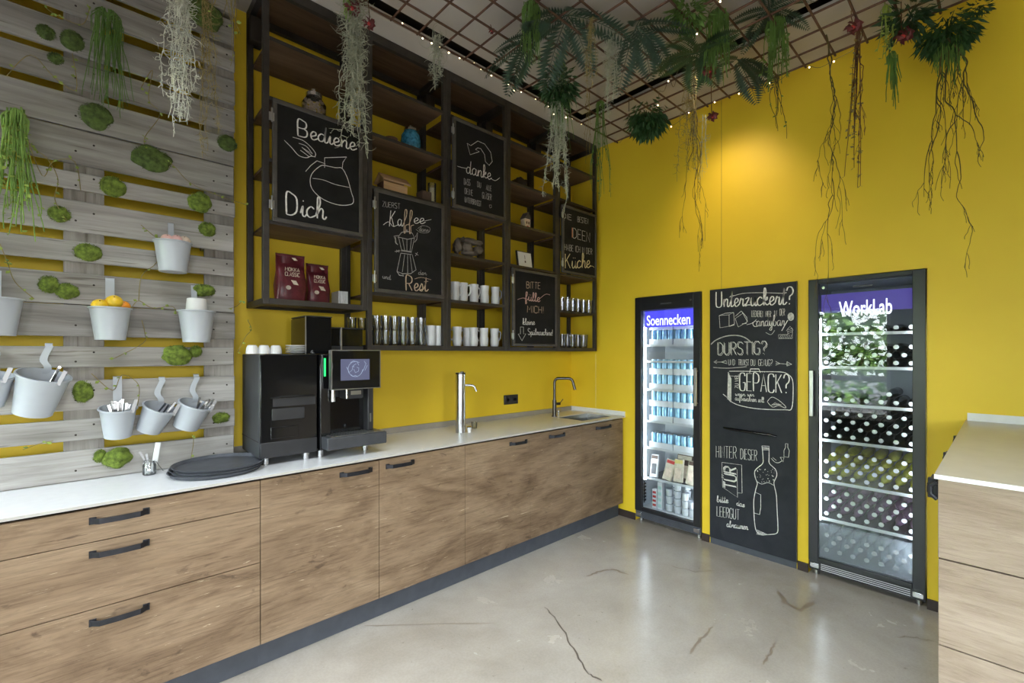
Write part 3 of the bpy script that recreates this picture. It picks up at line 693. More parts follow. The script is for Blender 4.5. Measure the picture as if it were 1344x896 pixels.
def spoon(base, tip, name, lab, grp, m='chrome', bowl=.011):
    base, tip = Vector(base), Vector(tip); mb = MB(); d = tip-base; s = d.cross(Vector((0, 1, 0))).normalized()
    n = 5; vs = []
    for i in range(n+1):
        p = base+d*(i/n); w = .0028+.0022*(i/n)**2
        vs += [p-s*w+Vector((0, -.001, 0)), p+s*w+Vector((0, -.001, 0)), p+s*w+Vector((0, .001, 0)), p-s*w+Vector((0, .001, 0))]
    fs = []
    for i in range(n):
        a = 4*i; c = a+4; fs += [(a, a+1, c+1, c), (a+2, a+3, c+3, c+2), (a, c, c+3, a+3), (a+1, a+2, c+2, c+1)]
    fs += [(0, 3, 2, 1), tuple(4*n+j for j in range(4))]
    mb.add(vs, fs)
    o = thing(name, lab, 'cutlery', base, grp); part('shaft', mb, M[m], o)
    part('bowl', MB().ball(base-d.normalized()*.016, bowl, .004, .018, 10, 6), M[m], o)
    return o
rs = random.Random(5)
for i in range(18):
    P = b7[1]; a = rs.uniform(0, 6.28); q = rs.uniform(.1, .8)*b7[2]*.8
    p0 = P+Vector((math.cos(a)*q*.6, math.sin(a)*q*.6, -.085)); p1 = P+Vector((math.cos(a)*q*1.1+rs.uniform(-.012, .012), math.sin(a)*q*.95, rs.uniform(.012, .036)))
    spoon(p0, p1, 'teaspoon', 'steel teaspoon crammed into the upright cutlery bucket', 'teaspoons in the upright bucket')
for b, n, lab, g in ((b8, 4, 'steel fork leaning in the middle tilted bucket', 'forks in the middle tilted bucket'), (b9, 7, 'steel knife leaning in the right tilted bucket', 'knives in the right tilted bucket'), (b6, 4, 'steel spoon lying in the big tilted bucket', 'spoons in the big tilted bucket')):
    for i in range(n):
        Mx = b[4]; r = b[2]
        p0 = Mx @ Vector((rs.uniform(-.1, .3)*r, rs.uniform(-.4, .4)*r, -b[3]*.75)); p1 = Mx @ Vector((rs.uniform(.1, 1.0)*r, rs.uniform(-.5, .5)*r, rs.uniform(.014, .036)))
        spoon(p0, p1, lab.split()[1], lab, g)

# ------------------------------------------------------------------ jar with spoons, tray stack
jx, jy = .205, 2.765
j = thing('spoon_jar', 'small clear glass jar holding spoons, on the worktop left of the trays', 'jar', (jx, jy, ZC))
part('glass_body', MB().lathe([(.024, ZC), (.027, ZC+.005), (.027, ZC+.045), (.022, ZC+.058), (.024, ZC+.066), (.021, ZC+.066), (.019, ZC+.058), (.024, ZC+.044), (.023, ZC+.006), (0, ZC+.006)], 20, Matrix.Translation((jx, jy, 0))), M['glass'], j)
part('wire_clasp', MB().tube([(jx-.024, jy-.012, ZC+.058), (jx, jy-.028, ZC+.062), (jx+.024, jy-.012, ZC+.058)], .0018, 6).tube([(jx+.024, jy-.012, ZC+.06), (jx+.05, jy-.02, ZC+.012)], .0018, 6), M['chrome'], j)
for i, (dx, h, lab) in enumerate([(-.036, .115, 'steel spoon leaning left in the small glass jar'), (-.012, .10, 'short steel spoon in the small glass jar')]):
    spoon((jx+dx*.1, jy, ZC+.03), (jx+dx, jy-.004, ZC+h), 'spoon', lab, 'spoons in the glass jar')
single('wooden_tongs', MB().box(jx+.004, jx+.026, jy-.004, jy+.004, ZC+.012, ZC+.15), M['white'], 'flat white paddle standing in the small glass jar', 'paddle', org=(jx+.012, jy, ZC+.02), bevel=.002).rotation_euler.y = .14
for i in range(3):
    cx, cy, z = .455+.006*i, 2.628-.004*i, ZC+.0135*i; r = .196
    lab = ['bottom slate grey round tray of the stack of three', 'middle slate grey round tray of the stack of three', 'top slate grey round tray of the stack, beside the coffee machine'][i]
    T = Matrix.Translation((cx, cy, z))
    o = thing('serving_tray', lab, 'tray', (cx, cy, z), 'stack of round trays')
    part('base', MB().lathe([(r*.93, .0), (r*.95, .002), (r*.94, .005), (0, .005)], 48, T), M['tray'], o)
    part('rim', MB().lathe([(r*.93, .001), (r, .016), (r+.003, .018), (r-.001, .019), (r*.93, .006)], 48, T, close=True), M['tray'], o)

# ------------------------------------------------------------------ coffee machine and milk cooler
c0 = thing('milk_cooler', 'glossy black cooler unit on chrome feet, left half of the coffee station', 'cooler', (.77, 2.75, ZC))
x0, x1, y0, y1, z0, z1 = .628, .914, 2.566, 2.925, .962, 1.498
part('body', MB().box(x0, x1, y0+.012, y1, z0, z1), M['greymatt'], c0, bevel=.006)
d = part('door', MB().box(x0+.002, x1-.002, y0-.006, y0+.011, z0+.004, z1-.002), M['blackgloss'], c0, bevel=.004)
part('grip_recess', MB().box(x0+.06, x1-.012, y0-.0075, y0-.0055, 1.225, 1.268), M['blackmatt'], d)
part('lip', MB().tube([(x0+.05, y0-.009, 1.27), (x0+.1, y0-.012, 1.275), (x1-.02, y0-.012, 1.275)], .004, 8), M['blackgloss'], d)
part('pocket', MB().box(x0+.055, x1-.07, y0-.011, y0-.0055, 1.155, 1.215), M['blackmatt'], d, bevel=.004)
part('pocket', MB().box(x0+.05, x1-.1, y0-.010, y0-.0055, 1.06, 1.12), M['blackgloss'], d, bevel=.004)
part('bottom_panel', MB().box(x0+.002, x1-.002, y0-.008, y0+.01, z0+.002, 1.045), M['blackmatt'], c0, bevel=.004)
part('side_seam', MB().box(x0-.001, x0+.002, y0+.02, y1, 1.045, 1.049), M['slot'], c0)
def foot(x, y, par): part('foot', MB().cyl((x, y, ZC), (x, y, ZC+.037), .018, n=18), M['chrome'], par)
for x in (x0+.035, x1-.05):
    for y in (2.60, 2.89): foot(x, y, c0)
m = thing('coffee_machine', 'black automatic coffee machine with a touch screen and drip tray', 'coffee machine', (1.08, 2.7, ZC))
bx0, bx1 = .922, 1.228
part('body', MB().box(bx0, bx1, 2.62, 2.955, .965, 1.498), M['blackmatt'], m, bevel=.006)
part('side_column', MB().box(bx0, bx0+.058, 2.545, 2.62, .97, 1.498), M['blackgloss'], m, bevel=.005)
part('brew_wall', MB().box(bx0+.058, bx1, 2.595, 2.62, 1.05, 1.30), M['blackgloss'], m, bevel=.003)
part('side_column', MB().box(bx1-.035, bx1, 2.535, 2.62, 1.05, 1.305), M['blackmatt'], m, bevel=.004)
part('status_light', MB().box(bx0+.020, bx0+.030, 2.5435, 2.546, 1.375, 1.475), M['green_led'], m)
part('front_top', MB().box(bx0+.058, bx1, 2.505, 2.62, 1.30, 1.498), M['blackgloss'], m, bevel=.004)
s_ = part('screen_frame', MB().box(.958, 1.236, 2.470, 2.502, 1.306, 1.517), M['blackgloss'], m, bevel=.004)
part('silver_edge', MB().box(.953, .958, 2.468, 2.502, 1.304, 1.519).box(.958, 1.240, 2.468, 2.50, 1.517, 1.521).box(.958, 1.240, 2.468, 2.50, 1.302, 1.306).box(1.236, 1.240, 2.468, 2.50, 1.306, 1.517), M['steel'], s_)
part('display', MB().box(1.005, 1.172, 2.4685, 2.470, 1.352, 1.470), M['screen'], s_)
sk_ = MB()
def ln(pts, w=.0022, y=2.4678):
    mb = MB(); vs = []; P = [Vector((x, y, z)) for x, z in pts]
    for i, p in enumerate(P):
        dd = (P[min(i+1, len(P)-1)]-P[max(i-1, 0)]).normalized(); n_ = Vector((-dd.z, 0, dd.x)); vs += [p-n_*w/2, p+n_*w/2]
    return sk_.add(vs, [(2*i, 2*i+1, 2*i+3, 2*i+2) for i in range(len(P)-1)])
cx, cz = 1.088, 1.414
ln([(cx+.043*math.cos(a/12*6.28+1), cz+.043*math.sin(a/12*6.28+1)) for a in range(11)])
ln([(cx-.05, cz+.012), (cx-.035, cz-.018), (cx-.02, cz-.006), (cx-.012, cz+.02), (cx+.005, cz+.03)]); ln([(cx-.03, cz+.035), (cx-.012, cz+.046), (cx+.01, cz+.04), (cx+.02, cz+.02)])
ln([(cx-.01, cz), (cx, cz-.02), (cx+.018, cz-.012), (cx+.02, cz+.006), (cx+.008, cz+.01)]); ln([(cx-.025, cz-.03), (cx-.015, cz-.042), (cx, cz-.035), (cx+.012, cz-.045)])
ln([(cx+.03, cz-.03), (cx+.05, cz), (cx+.062, cz+.03), (cx+.05, cz+.045)]); ln([(cx+.055, cz-.01), (cx+.07, cz+.02)]); ln([(cx-.02, cz+.012), (cx-.012, cz+.018), (cx-.006, cz+.010)])
part('display_drawing', sk_, M['screen_line'], s_, smooth=False)
part('milk_spout', MB().cyl((.985, 2.525, 1.235), (.985, 2.525, 1.302), .012, n=16), M['chrome'], m)
part('coffee_spout', MB().box(1.05, 1.15, 2.50, 2.60, 1.245, 1.302), M['blackmatt'], m, bevel=.006)
part('name_plate', MB().box(1.075, 1.135, 2.4985, 2.50, 1.268, 1.29), M['steel'], m)
part('spout_pipe', MB().cyl((1.052, 2.50, 1.25), (1.052, 2.50, 1.302), .006, n=10), M['chrome'], m)
part('side_label', MB().box(1.205, 1.213, 2.5335, 2.5352, 1.10, 1.15), M['steel'], m)
part('drain_knob', MB().ball((1.08, 2.592, 1.085), .012, n=12, m=8), M['blackgloss'], m)
part('drip_tray', MB().box(.930, 1.275, 2.459, 2.625, .978, 1.045), M['greymatt'], m, bevel=.005)
g_ = MB(); g_.box(.955, 1.262, 2.475, 2.60, 1.045, 1.048)
for i in range(14): g_.box(.962+i*.0215, .967+i*.0215, 2.478, 2.597, 1.048, 1.0505)
part('drip_grille', g_, M['steel'], m, kind='stuff')
for x, y in ((.943, 2.60), (1.205, 2.60), (.943, 2.92), (1.205, 2.92)): foot(x, y, m)
h1 = thing('bean_hopper', 'taller smoked bean hopper on top of the coffee machine, left one', 'bean hopper', (.94, 2.7, 1.498))
part('bin', MB().box(.872, 1.015, 2.622, 2.86, 1.499, 1.706), M['blackgloss'], h1, bevel=.004)
part('edge_strip', MB().box(.868, .873, 2.617, 2.623, 1.499, 1.708), M['steel'], h1)
part('side_pane', MB().box(.868, .8715, 2.625, 2.86, 1.51, 1.70), M['smoke'], h1)
part('lid', MB().box(.870, 1.017, 2.62, 2.862, 1.706, 1.712), M['blackmatt'], h1)
h2 = thing('bean_hopper', 'lower smoked bean hopper behind the touch screen, right one', 'bean hopper', (1.1, 2.7, 1.498))
part('bin', MB().box(1.02, 1.222, 2.66, 2.88, 1.499, 1.545), M['blackmatt'], h2, bevel=.003)
part('window', MB().box(1.022, 1.22, 2.662, 2.88, 1.545, 1.648), M['blackgloss'], h2, bevel=.003)
part('edge_strip', MB().box(1.082, 1.088, 2.652, 2.662, 1.499, 1.655), M['steel'], h2)
part('lid', MB().box(1.018, 1.224, 2.658, 2.884, 1.648, 1.655), M['blackmatt'], h2)
# espresso cups upside down, saucers
for i, pxc in enumerate((331, 346.5, 362)):
    P = onY(pxc, 463, 2.66); T = Matrix.Translation((P.x, P.y, 1.4995))
    o = thing('espresso_cup', ['left upside-down espresso cup on the black cooler', 'middle upside-down espresso cup on the black cooler', 'right upside-down espresso cup on the black cooler'][i], 'cup', (P.x, P.y, 1.4995), 'espresso cups on the cooler')
    part('cup_body', MB().lathe([(.030, 0), (.030, .004), (.027, .03), (.022, .043), (.016, .046), (0, .046)], 22, T), M['white'], o)
    part('handle', MB().tube([(P.x+.020, P.y+.02, 1.51), (P.x+.030, P.y+.03, 1.515), (P.x+.030, P.y+.03, 1.53), (P.x+.018, P.y+.018, 1.535)], .0035, 6), M['white'], o)
P = onY(384, 463, 2.66)
for i in range(5):
    single('saucer', MB().lathe([(.025, 0), (.055, .007), (.056, .009), (.025, .003), (0, .003)], 26, Matrix.Translation((P.x+.02, P.y, 1.4995+i*.0095))), M['white'], ['bottom', 'second', 'third', 'fourth', 'topmost'][i]+' white saucer in the small pile beside the bean hopper', 'saucer', 'saucers on the cooler', org=(P.x+.02, P.y, 1.4995+i*.0095))
# ------------------------------------------------------------------ chalk strokes and lettering
def cat_(P, k=5):
    if len(P) < 3: return P
    o = []
    for i in range(len(P)-1):
        a, b, c, d = P[max(i-1, 0)], P[i], P[i+1], P[min(i+2, len(P)-1)]
        for j in range(k):
            t = j/k
            o.append(tuple(.5*(2*b[q]+(c[q]-a[q])*t+(2*a[q]-5*b[q]+4*c[q]-d[q])*t*t+(3*b[q]-a[q]-3*c[q]+d[q])*t**3) for q in (0, 1)))
    o.append(P[-1]); return o
GL = {
'A': '0,0 .25,1 .5,0|.1,.35 .4,.35', 'B': '0,0 0,1 .3,1 .44,.88 .44,.65 .3,.52 0,.52|.3,.52 .48,.4 .48,.12 .32,0 0,0', 'C': '.48,.84 .4,1 .12,1 0,.82 0,.18 .12,0 .4,0 .48,.16',
'D': '0,0 0,1 .26,1 .48,.78 .48,.22 .26,0 0,0', 'E': '.44,1 0,1 0,0 .44,0|0,.52 .36,.52', 'F': '.44,1 0,1 0,0|0,.52 .36,.52', 'G': '.48,.84 .4,1 .12,1 0,.82 0,.18 .12,0 .4,0 .48,.16 .48,.45 .28,.45',
'H': '0,0 0,1|.46,0 .46,1|0,.5 .46,.5', 'I': '.08,0 .08,1', 'J': '.4,1 .4,.2 .3,0 .1,0 0,.16', 'K': '0,0 0,1|.46,1 0,.45|.14,.58 .48,0', 'L': '0,1 0,0 .42,0', 'M': '0,0 .05,1 .3,.4 .55,1 .6,0', 'N': '0,0 0,1 .46,0 .46,1',
'O': '.24,1 .08,.92 0,.7 0,.3 .08,.08 .24,0 .4,.08 .48,.3 .48,.7 .4,.92 .24,1', 'P': '0,0 0,1 .32,1 .46,.86 .46,.62 .32,.48 0,.48', 'R': '0,0 0,1 .32,1 .46,.86 .46,.64 .32,.5 0,.5|.2,.5 .48,0', 'S': '.46,.86 .36,1 .1,1 0,.84 .04,.6 .42,.42 .46,.16 .36,0 .1,0 0,.14',
'T': '0,1 .5,1|.25,1 .25,0', 'U': '0,1 0,.18 .12,0 .36,0 .48,.18 .48,1', 'V': '0,1 .24,0 .48,1', 'W': '0,1 .14,0 .3,.7 .46,0 .6,1', 'Z': '.02,1 .46,1 0,0 .48,0', '?': '0,.8 .1,1 .34,1 .46,.8 .4,.6 .22,.46 .2,.26|.2,.06 .2,0', '!': '.08,1 .08,.28|.08,.06 .08,0', "'": '.05,1 .02,.82', '"': '.02,1 0,.84|.12,1 .1,.84', '.': '.05,.0 .08,.04',
'a': '~.38,.46 .2,.52 .02,.34 .04,.08 .18,0 .34,.16 .42,.5|~.42,.5 .38,.1 .48,0 .6,.14', 'b': '~0,.2 .2,.75 .22,1 .1,.98 .06,.15 .2,0 .38,.12 .38,.36 .24,.46|~.24,.46 .42,.36 .56,.4', 'c': '~.38,.42 .22,.52 .03,.34 .04,.1 .2,0 .48,.14', 'd': '~.36,.44 .18,.5 .02,.3 .05,.06 .2,.02 .34,.2 .46,1|~.46,1 .38,.12 .48,0 .6,.14',
'e': '~0,.16 .3,.3 .3,.48 .16,.5 .04,.3 .08,.06 .22,0 .46,.16', 'f': '~0,.1 .26,.62 .3,.98 .16,.96 .1,.3 .08,-.36 .2,-.3 .2,.05 .46,.16', 'g': '~.38,.44 .2,.5 .02,.32 .06,.06 .22,.04 .38,.44|~.38,.44 .34,-.3 .16,-.44 .06,-.3 .5,.14', 'h': '~0,.14 .22,.7 .2,1 .1,.96 .08,0|~.08,.2 .26,.5 .38,.4 .36,.08 .46,0 .56,.14', 'i': '~0,.14 .12,.5 .1,.1 .2,0 .32,.14|.12,.72 .15,.76', 'k': '~0,.14 .2,.7 .18,1 .08,.96 .06,0|~.08,.2 .3,.5 .3,.34 .1,.24 .3,.02 .5,.14',
'l': '~0,.14 .2,.7 .2,.98 .1,.98 .06,.2 .16,0 .34,.14', 'm': '~0,.14 .06,.5 .06,0|~.06,.24 .2,.5 .28,.4 .28,0|~.28,.24 .42,.5 .52,.4 .5,.06 .6,0 .68,.14', 'n': '~0,.14 .06,.5 .06,0|~.06,.24 .24,.5 .36,.4 .34,.08 .44,0 .56,.14', 'o': '~.2,.5 .04,.38 .03,.12 .18,0 .36,.12 .36,.38 .2,.5 .3,.4 .52,.42', 'p': '~0,.14 .08,.5 .04,-.4|~.06,.3 .24,.5 .38,.36 .32,.06 .14,.04 .4,.0 .54,.14', 'r': '~0,.14 .12,.5 .14,.42 .3,.44 .28,.1 .36,0 .48,.14', 's': '~0,.12 .2,.52 .3,.2 .2,0 .04,.06 .4,.14', 't': '~0,.14 .18,.6 .2,.98|~.2,.98 .12,.12 .22,0 .4,.14|.02,.66 .38,.7', 'u': '~0,.14 .06,.5 .06,.1 .18,0 .34,.2 .38,.5|~.38,.5 .36,.08 .46,0 .56,.14', 'w': '~0,.4 .06,.5 .08,.08 .2,0 .3,.4 .32,.06 .46,.04 .56,.48 .66,.42', 'y': '~0,.14 .06,.5 .08,.12 .2,.02 .36,.5|~.36,.5 .32,-.3 .16,-.44 .06,-.3 .5,.14', 'z': '~0,.44 .32,.5 .04,.02 .2,.06 .46,.06'}
UP = {'Ä': ('A', 1.1), 'Ü': ('U', 1.12), 'ü': ('u', .68), 'ö': ('o', .68)}
def glyph(ch, soft=False):
    d = None
    if ch in UP: ch, d = UP[ch]
    st = []
    for s in GL[ch].split('|'):
        cv = s.startswith('~'); s = s.lstrip('~')
        p = [tuple(float(x) for x in q.split(',')) for q in s.split()]
        st.append(cat_(p) if cv or (soft and ch in 'OCGSUJ?DBPRK') else p)
    if d:
        for x in (.14, .32): st.append([(x, d), (x+.03, d+.05)])
    return st
class Plane:
    """the face of a board: 'Y' faces the room from the back wall, 'X' faces it from the right wall"""
    def __init__(s, ax, v): s.ax, s.v = ax, v
    def p2(s, px, py):
        if s.ax == 'Y': q = onY(px, py, s.v); return (q.x, q.z)
        q = onX(px, py, s.v); return (-q.y, q.z)
    def p3(s, a, z, off=0):
        return Vector((a, s.v-off, z)) if s.ax == 'Y' else Vector((s.v-off, -a, z))
def ribbon(mb, pl, P, w, off=.0007, brush=0.0):
    P = [p for i, p in enumerate(P) if i == 0 or math.hypot(p[0]-P[i-1][0], p[1]-P[i-1][1]) > 1e-5]
    if len(P) < 2: return
    vs = []; n = len(P)
    for i, p in enumerate(P):
        a, b = P[max(i-1, 0)], P[min(i+1, n-1)]; dx, dz = b[0]-a[0], b[1]-a[1]; L = math.hypot(dx, dz) or 1
        ww = w*(1+brush*(abs(dz)/L-.4)) if brush else w
        if i in (0, n-1): ww *= .75
        nx, nz = -dz/L*ww/2, dx/L*ww/2
        vs += [pl.p3(p[0]-nx, p[1]-nz, off), pl.p3(p[0]+nx, p[1]+nz, off)]
    mb.add(vs, [(2*i, 2*i+1, 2*i+3, 2*i+2) for i in range(n-1)])
def draw(mb, pl, pts, w=.004, curve=False, close=False, off=.0007, brush=0):
    P = [pl.p2(*p) for p in pts]
    if close: P = P+[P[0]]
    ribbon(mb, pl, cat_(P, 4) if curve else P, w, off, brush)
def letters(mb, pl, text, p0, p1, ptop, w=.004, brush=.0, gap=.16, off=.0008, slant=0.0):
    """text laid from p0 to p1 (both photo points on the baseline), cap height reaching ptop above p0"""
    a, b = pl.p2(*p0), pl.p2(*p1); h = pl.p2(p0[0], ptop)[1]-a[1]
    tot = 0; items = []
    for ch in text:
        if ch == ' ': tot += .42; continue
        g = glyph(ch, brush >= .3); wd = max(x for s in g for x, z in s)
        g_ = gap if ch not in GL or not ch.islower() else -.02
        items.append((g, tot)); tot += wd+(-.02 if (ch.islower() or ch in 'üö') else gap)
    tot -= gap if not text[-1].islower() else 0
    L = math.hypot(b[0]-a[0], b[1]-a[1]); sx = L/tot; ex, ez = (b[0]-a[0])/L, (b[1]-a[1])/L
    for g, x0 in items:
        for s in g:
            P = []
            for x, z in s:
                X = (x0+x)*sx+z*h*slant; P.append((a[0]+ex*X, a[1]+ez*X+z*h))
            ribbon(mb, pl, P, w, off, brush)

# ------------------------------------------------------------------ shelf units
YS, YSB = 2.655, YB-.006
px_ = [.666, 1.2475, 1.8365, 2.4105, 3.003, 3.566]
LV = [1.535, 1.865, 2.195, 2.525, 2.855, 3.175]
ulab = ['leftmost dark steel shelf unit above the coffee machine', 'second shelf unit from the left, wooden house and blue jar on it', 'middle shelf unit, holding the white mugs', 'fourth shelf unit from the left, with the small framed card', 'rightmost shelf unit in the corner by the yellow side wall']
T_ = .031
for i in range(5):
    a, b = px_[i]+.0008, px_[i+1]-.0008
    zb = 1.765 if i == 0 else 1.523
    u = thing('shelf_unit', ulab[i], 'shelf', ((a+b)/2, 2.83, zb), 'dark steel and wood shelf units')
    for x in (a, b-T_):
        for y in (YS, YSB-T_): part('post', MB().box(x, x+T_, y, y+T_, zb, 3.494), M['steel_dark'], u, bevel=.002)
    for z in ((zb, 3.44) if i else (zb, 3.44)):
        h = T_ if z < 3 else .054
        part('front_rail', MB().box(a+T_, b-T_, YS+.001, YS+T_-.001, z, z+h), M['steel_dark'], u, bevel=.002)
        part('back_rail', MB().box(a+T_, b-T_, YSB-T_+.001, YSB-.001, z, z+h), M['steel_dark'], u, bevel=.002)
        for x in (a, b-T_): part('side_rail', MB().box(x+.001, x+T_-.001, YS+T_, YSB-T_, z, z+h), M['steel_dark'], u)
    part('bracket', MB().box(a, a+.075, YSB-.085, YSB, 3.30, 3.44), M['slot'], u, bevel=.006)
    part('board', MB().box(a+T_, b-T_, YS+T_, YSB-T_, 3.476, 3.492), M['shelfwood'], u)
    for z in LV:
        if i == 0 and z < 1.7: continue
        if i == 0 and abs(z-1.865) < .01: z = 1.780
        if z < 1.6: z = 1.538
        if i == 3 and z == 1.865: continue
        part('board', MB().box(a+T_+.0005, b-T_-.0005, YS+.004, YSB-.002, z, z+.017), M['shelfwood'], u, bevel=.001)
        if z > zb+.05: part('board_edge', MB().box(a+T_+.0005, b-T_-.0005, YS+.001, YS+.0035, z-.002, z+.018), M['steel_dark'], u)
ztop = lambda k: LV[k]+.0175
ZSH = {0: 1.7975, 1: 1.5555}

# ------------------------------------------------------------------ chalkboards on the shelf front
def chalkboard(x0, x1, z0, z1, lab):
    yf = YS-.026; fw = .022
    o = thing('chalkboard', lab, 'chalkboard', ((x0+x1)/2, YS-.014, z0), 'chalkboards hung on the shelf')
    part('slate', MB().box(x0+fw*.6, x1-fw*.6, yf+.006, yf+.020, z0+fw*.6, z1-fw*.6), M['board'], o)
    for q in ((x0, x1, z1-fw, z1), (x0, x1, z0, z0+fw), (x0, x0+fw, z0+fw, z1-fw), (x1-fw, x1, z0+fw, z1-fw)):
        part('frame_bar', MB().box(q[0], q[1], yf, yf+.024, q[2], q[3]), M['boardframe'], o, bevel=.003)
    for z in (z0+.13*(z1-z0), z1-.16*(z1-z0)):
        part('clip', MB().box(x0-.020, x0+.006, yf-.004, yf+.002, z-.022, z+.022).cyl((x0-.006, yf-.004, z-.03), (x0-.006, yf-.004, z+.045), .005, n=8), M['steel'], o, bevel=.001)
    return o, Plane('Y', yf+.006)
def finish(o, dct):
    for (nm, mt), mb in dct.items():
        if mb.f: part(nm, mb, M[mt], o, smooth=False)
P1 = onY(356, 300, YS).x+.004
o, pl = chalkboard(.708, 1.205, 2.205, 2.858, 'black chalkboard with a jug drawing and the words Bediene Dich')
T1, D1 = MB(), MB()
letters(T1, pl, 'Bediene', (391, 178), (468, 198), 157, .0062, .5)
letters(T1, pl, 'Dich', (376, 281), (428, 288), 253, .0068, .5)
draw(D1, pl, [(373, 184), (383, 194), (392, 204), (402, 207), (408, 205), (414, 206)], .0032, True)
draw(D1, pl, [(384, 180), (397, 184), (407, 192), (414, 201), (413, 206)], .0032, True)
for s in ([(392, 188), (402, 192), (410, 202)], [(396, 193), (404, 200), (410, 205)], [(394, 197), (401, 202), (406, 206)], [(399, 195), (408, 201)]): draw(D1, pl, s, .003, True)
draw(D1, pl, [(426, 220), (426, 207), (455, 206), (450, 213), (449, 221)], .0034)
draw(D1, pl, [(426, 217), (440, 220), (449, 221), (456, 234), (461, 252), (464, 262), (461, 268), (445, 269), (425, 262), (411, 250), (407, 238), (410, 227), (420, 218), (426, 217)], .0034, True)
draw(D1, pl, [(427, 215), (416, 211), (408, 217), (401, 225)], .0034); draw(D1, pl, [(410, 234), (424, 236), (440, 242), (459, 246)], .0024, True)
finish(o, {('lettering', 'chalk'): T1, ('chalk_drawing', 'chalk'): D1})
o, pl = chalkboard(1.286, 1.796, 1.882, 2.522, 'black chalkboard with a moka pot drawing and the words Kaffee and Rest')
T1, T2, T3, D1 = MB(), MB(), MB(), MB()
letters(T3, pl, 'ZUERST', (502, 271), (525, 274), 264, .0026)
letters(T1, pl, 'K', (511, 297), (517, 297.6), 276, .005, .5, slant=.1); letters(T1, pl, 'a', (522, 296), (529, 297), 279, .004, .5)
letters(T2, pl, 'ff', (529, 297), (543, 298.5), 275, .004, .5); letters(T1, pl, 'ee', (543, 293), (558, 293.5), 279, .004, .5)
draw(T1, pl, [(503, 295), (510, 291), (516, 297), (524, 294)], .003, True); draw(T1, pl, [(557, 290), (566, 288)], .003)
letters(T3, pl, 'dann', (550, 303), (563, 304.5), 297, .0024); draw(D1, pl, [(548, 300), (555, 296), (564, 299), (562, 305), (552, 305), (546, 301)], .0022, True)
letters(T3, pl, 'und', (502, 365), (513, 367), 359, .003); letters(T3, pl, 'der', (549, 360), (560, 361), 354, .0026)
letters(T2, pl, 'Rest', (533, 381), (562, 382), 362, .006, .5); draw(T2, pl, [(544, 366), (553, 364), (566, 367)], .003, True)
# moka pot
for s in ([(523, 310), (527, 305), (534, 303), (541, 306), (544, 312), (535, 314), (523, 311)], [(518, 313), (517, 310), (523, 309), (522, 312)], [(523, 311), (527, 328), (540, 330), (544, 312)], [(528, 312), (531, 328)], [(534, 313), (534, 330)], [(540, 313), (538, 330)],
          [(545, 311), (548, 305), (547, 314), (544, 318)], [(526, 329), (540, 331), (540, 334), (526, 332)], [(526, 332), (521, 356), (528, 359), (539, 359), (546, 354), (541, 334)], [(531, 334), (528, 357)], [(535, 334), (535, 359)], [(538, 334), (541, 357)]): draw(D1, pl, s, .0042)
for s in ([(534, 305), (534, 301)], [(519, 311), (519, 318), (522, 321)], [(519, 312), (520, 320)]): draw(D1, pl, s, .007)
for s in ([(520, 328), (524, 331)], [(524, 328), (520, 331)], [(518, 330), (525, 329)], [(545, 332), (549, 335)], [(548, 331), (545, 336)]): draw(D1, pl, s, .004)
draw(D1, pl, [(521, 356), (524, 361), (530, 362), (528, 359)], .006)
finish(o, {('lettering', 'chalk'): T1, ('lettering', 'chalk_copper'): T2, ('small_lettering', 'chalk_dim'): T3, ('chalk_drawing', 'chalk_dim'): D1})
o, pl = chalkboard(1.872, 2.372, 2.535, 3.172, 'black chalkboard with a curved arrow and the word danke')
T1, T2, D1 = MB(), MB(), MB()
draw(D1, pl, [(613, 188), (617, 203), (629, 199), (624, 196)], .0036); draw(D1, pl, [(613, 188), (618, 191), (627, 185), (636, 189), (644, 200), (646, 212), (642, 217), (637, 212), (636, 203), (631, 195), (627, 194), (624, 196)], .0036)
letters(T1, pl, 'danke', (612, 227), (645, 236), 210, .005, .4)
draw(T1, pl, [(600, 218), (607, 220), (613, 221)], .0036, True); draw(T1, pl, [(644, 234), (650, 237), (656, 233)], .0036, True)
for tx, a, b, tp in (("DASS", (609, 242), (617, 243.5), 234), ('DU', (626.5, 245), (631, 246.5), 238), ('ALLE', (638, 249), (645, 251), 242), ('DEINE', (610, 254), (620.5, 257), 246.5), ('GLÄSER', (633, 260), (645, 263), 252), ('UNTERBRINGST', (610, 265), (631.5, 271), 258)): letters(T2, pl, tx, a, b, tp, .0034)
draw(T2, pl, [(642, 269), (645, 269), (645, 272), (643, 273), (642, 269)], .003)
finish(o, {('lettering', 'chalk'): T1, ('small_lettering', 'chalk_dim'): T2, ('chalk_drawing', 'chalk'): D1})
o, pl = chalkboard(2.446, 2.966, 1.560, 2.182, 'black chalkboard reading Bitte fülle mich with a small arrow')
T1, T2, T3 = MB(), MB(), MB()
letters(T1, pl, 'BITTE', (691, 378), (709, 379), 369.5, .0048); letters(T1, pl, 'MICH!', (692, 410), (713, 411), 401, .0048)
letters(T2, pl, 'fülle', (689, 394), (709, 396), 383, .006, .5); draw(T2, pl, [(679, 393), (686, 391), (692, 392)], .0036, True); draw(T2, pl, [(708, 392), (716, 386), (722, 387)], .0036, True)
letters(T3, pl, 'kleine', (686, 426), (702, 426), 418, .0042, .4); letters(T3, pl, 'Spülmaschine!', (693, 439), (725, 440), 431, .0042, .4)
draw(T3, pl, [(683, 429), (687, 429), (687, 438), (690, 438), (685, 447), (680, 438), (683, 438)], .0036, close=True)
finish(o, {('lettering', 'chalk_copper'): T1, ('lettering', 'chalk_rose'): T2, ('small_lettering', 'chalk'): T3})
o, pl = chalkboard(3.040, 3.530, 2.215, 2.815, 'narrow black chalkboard reading Ideen and Küche, right end of the shelf')
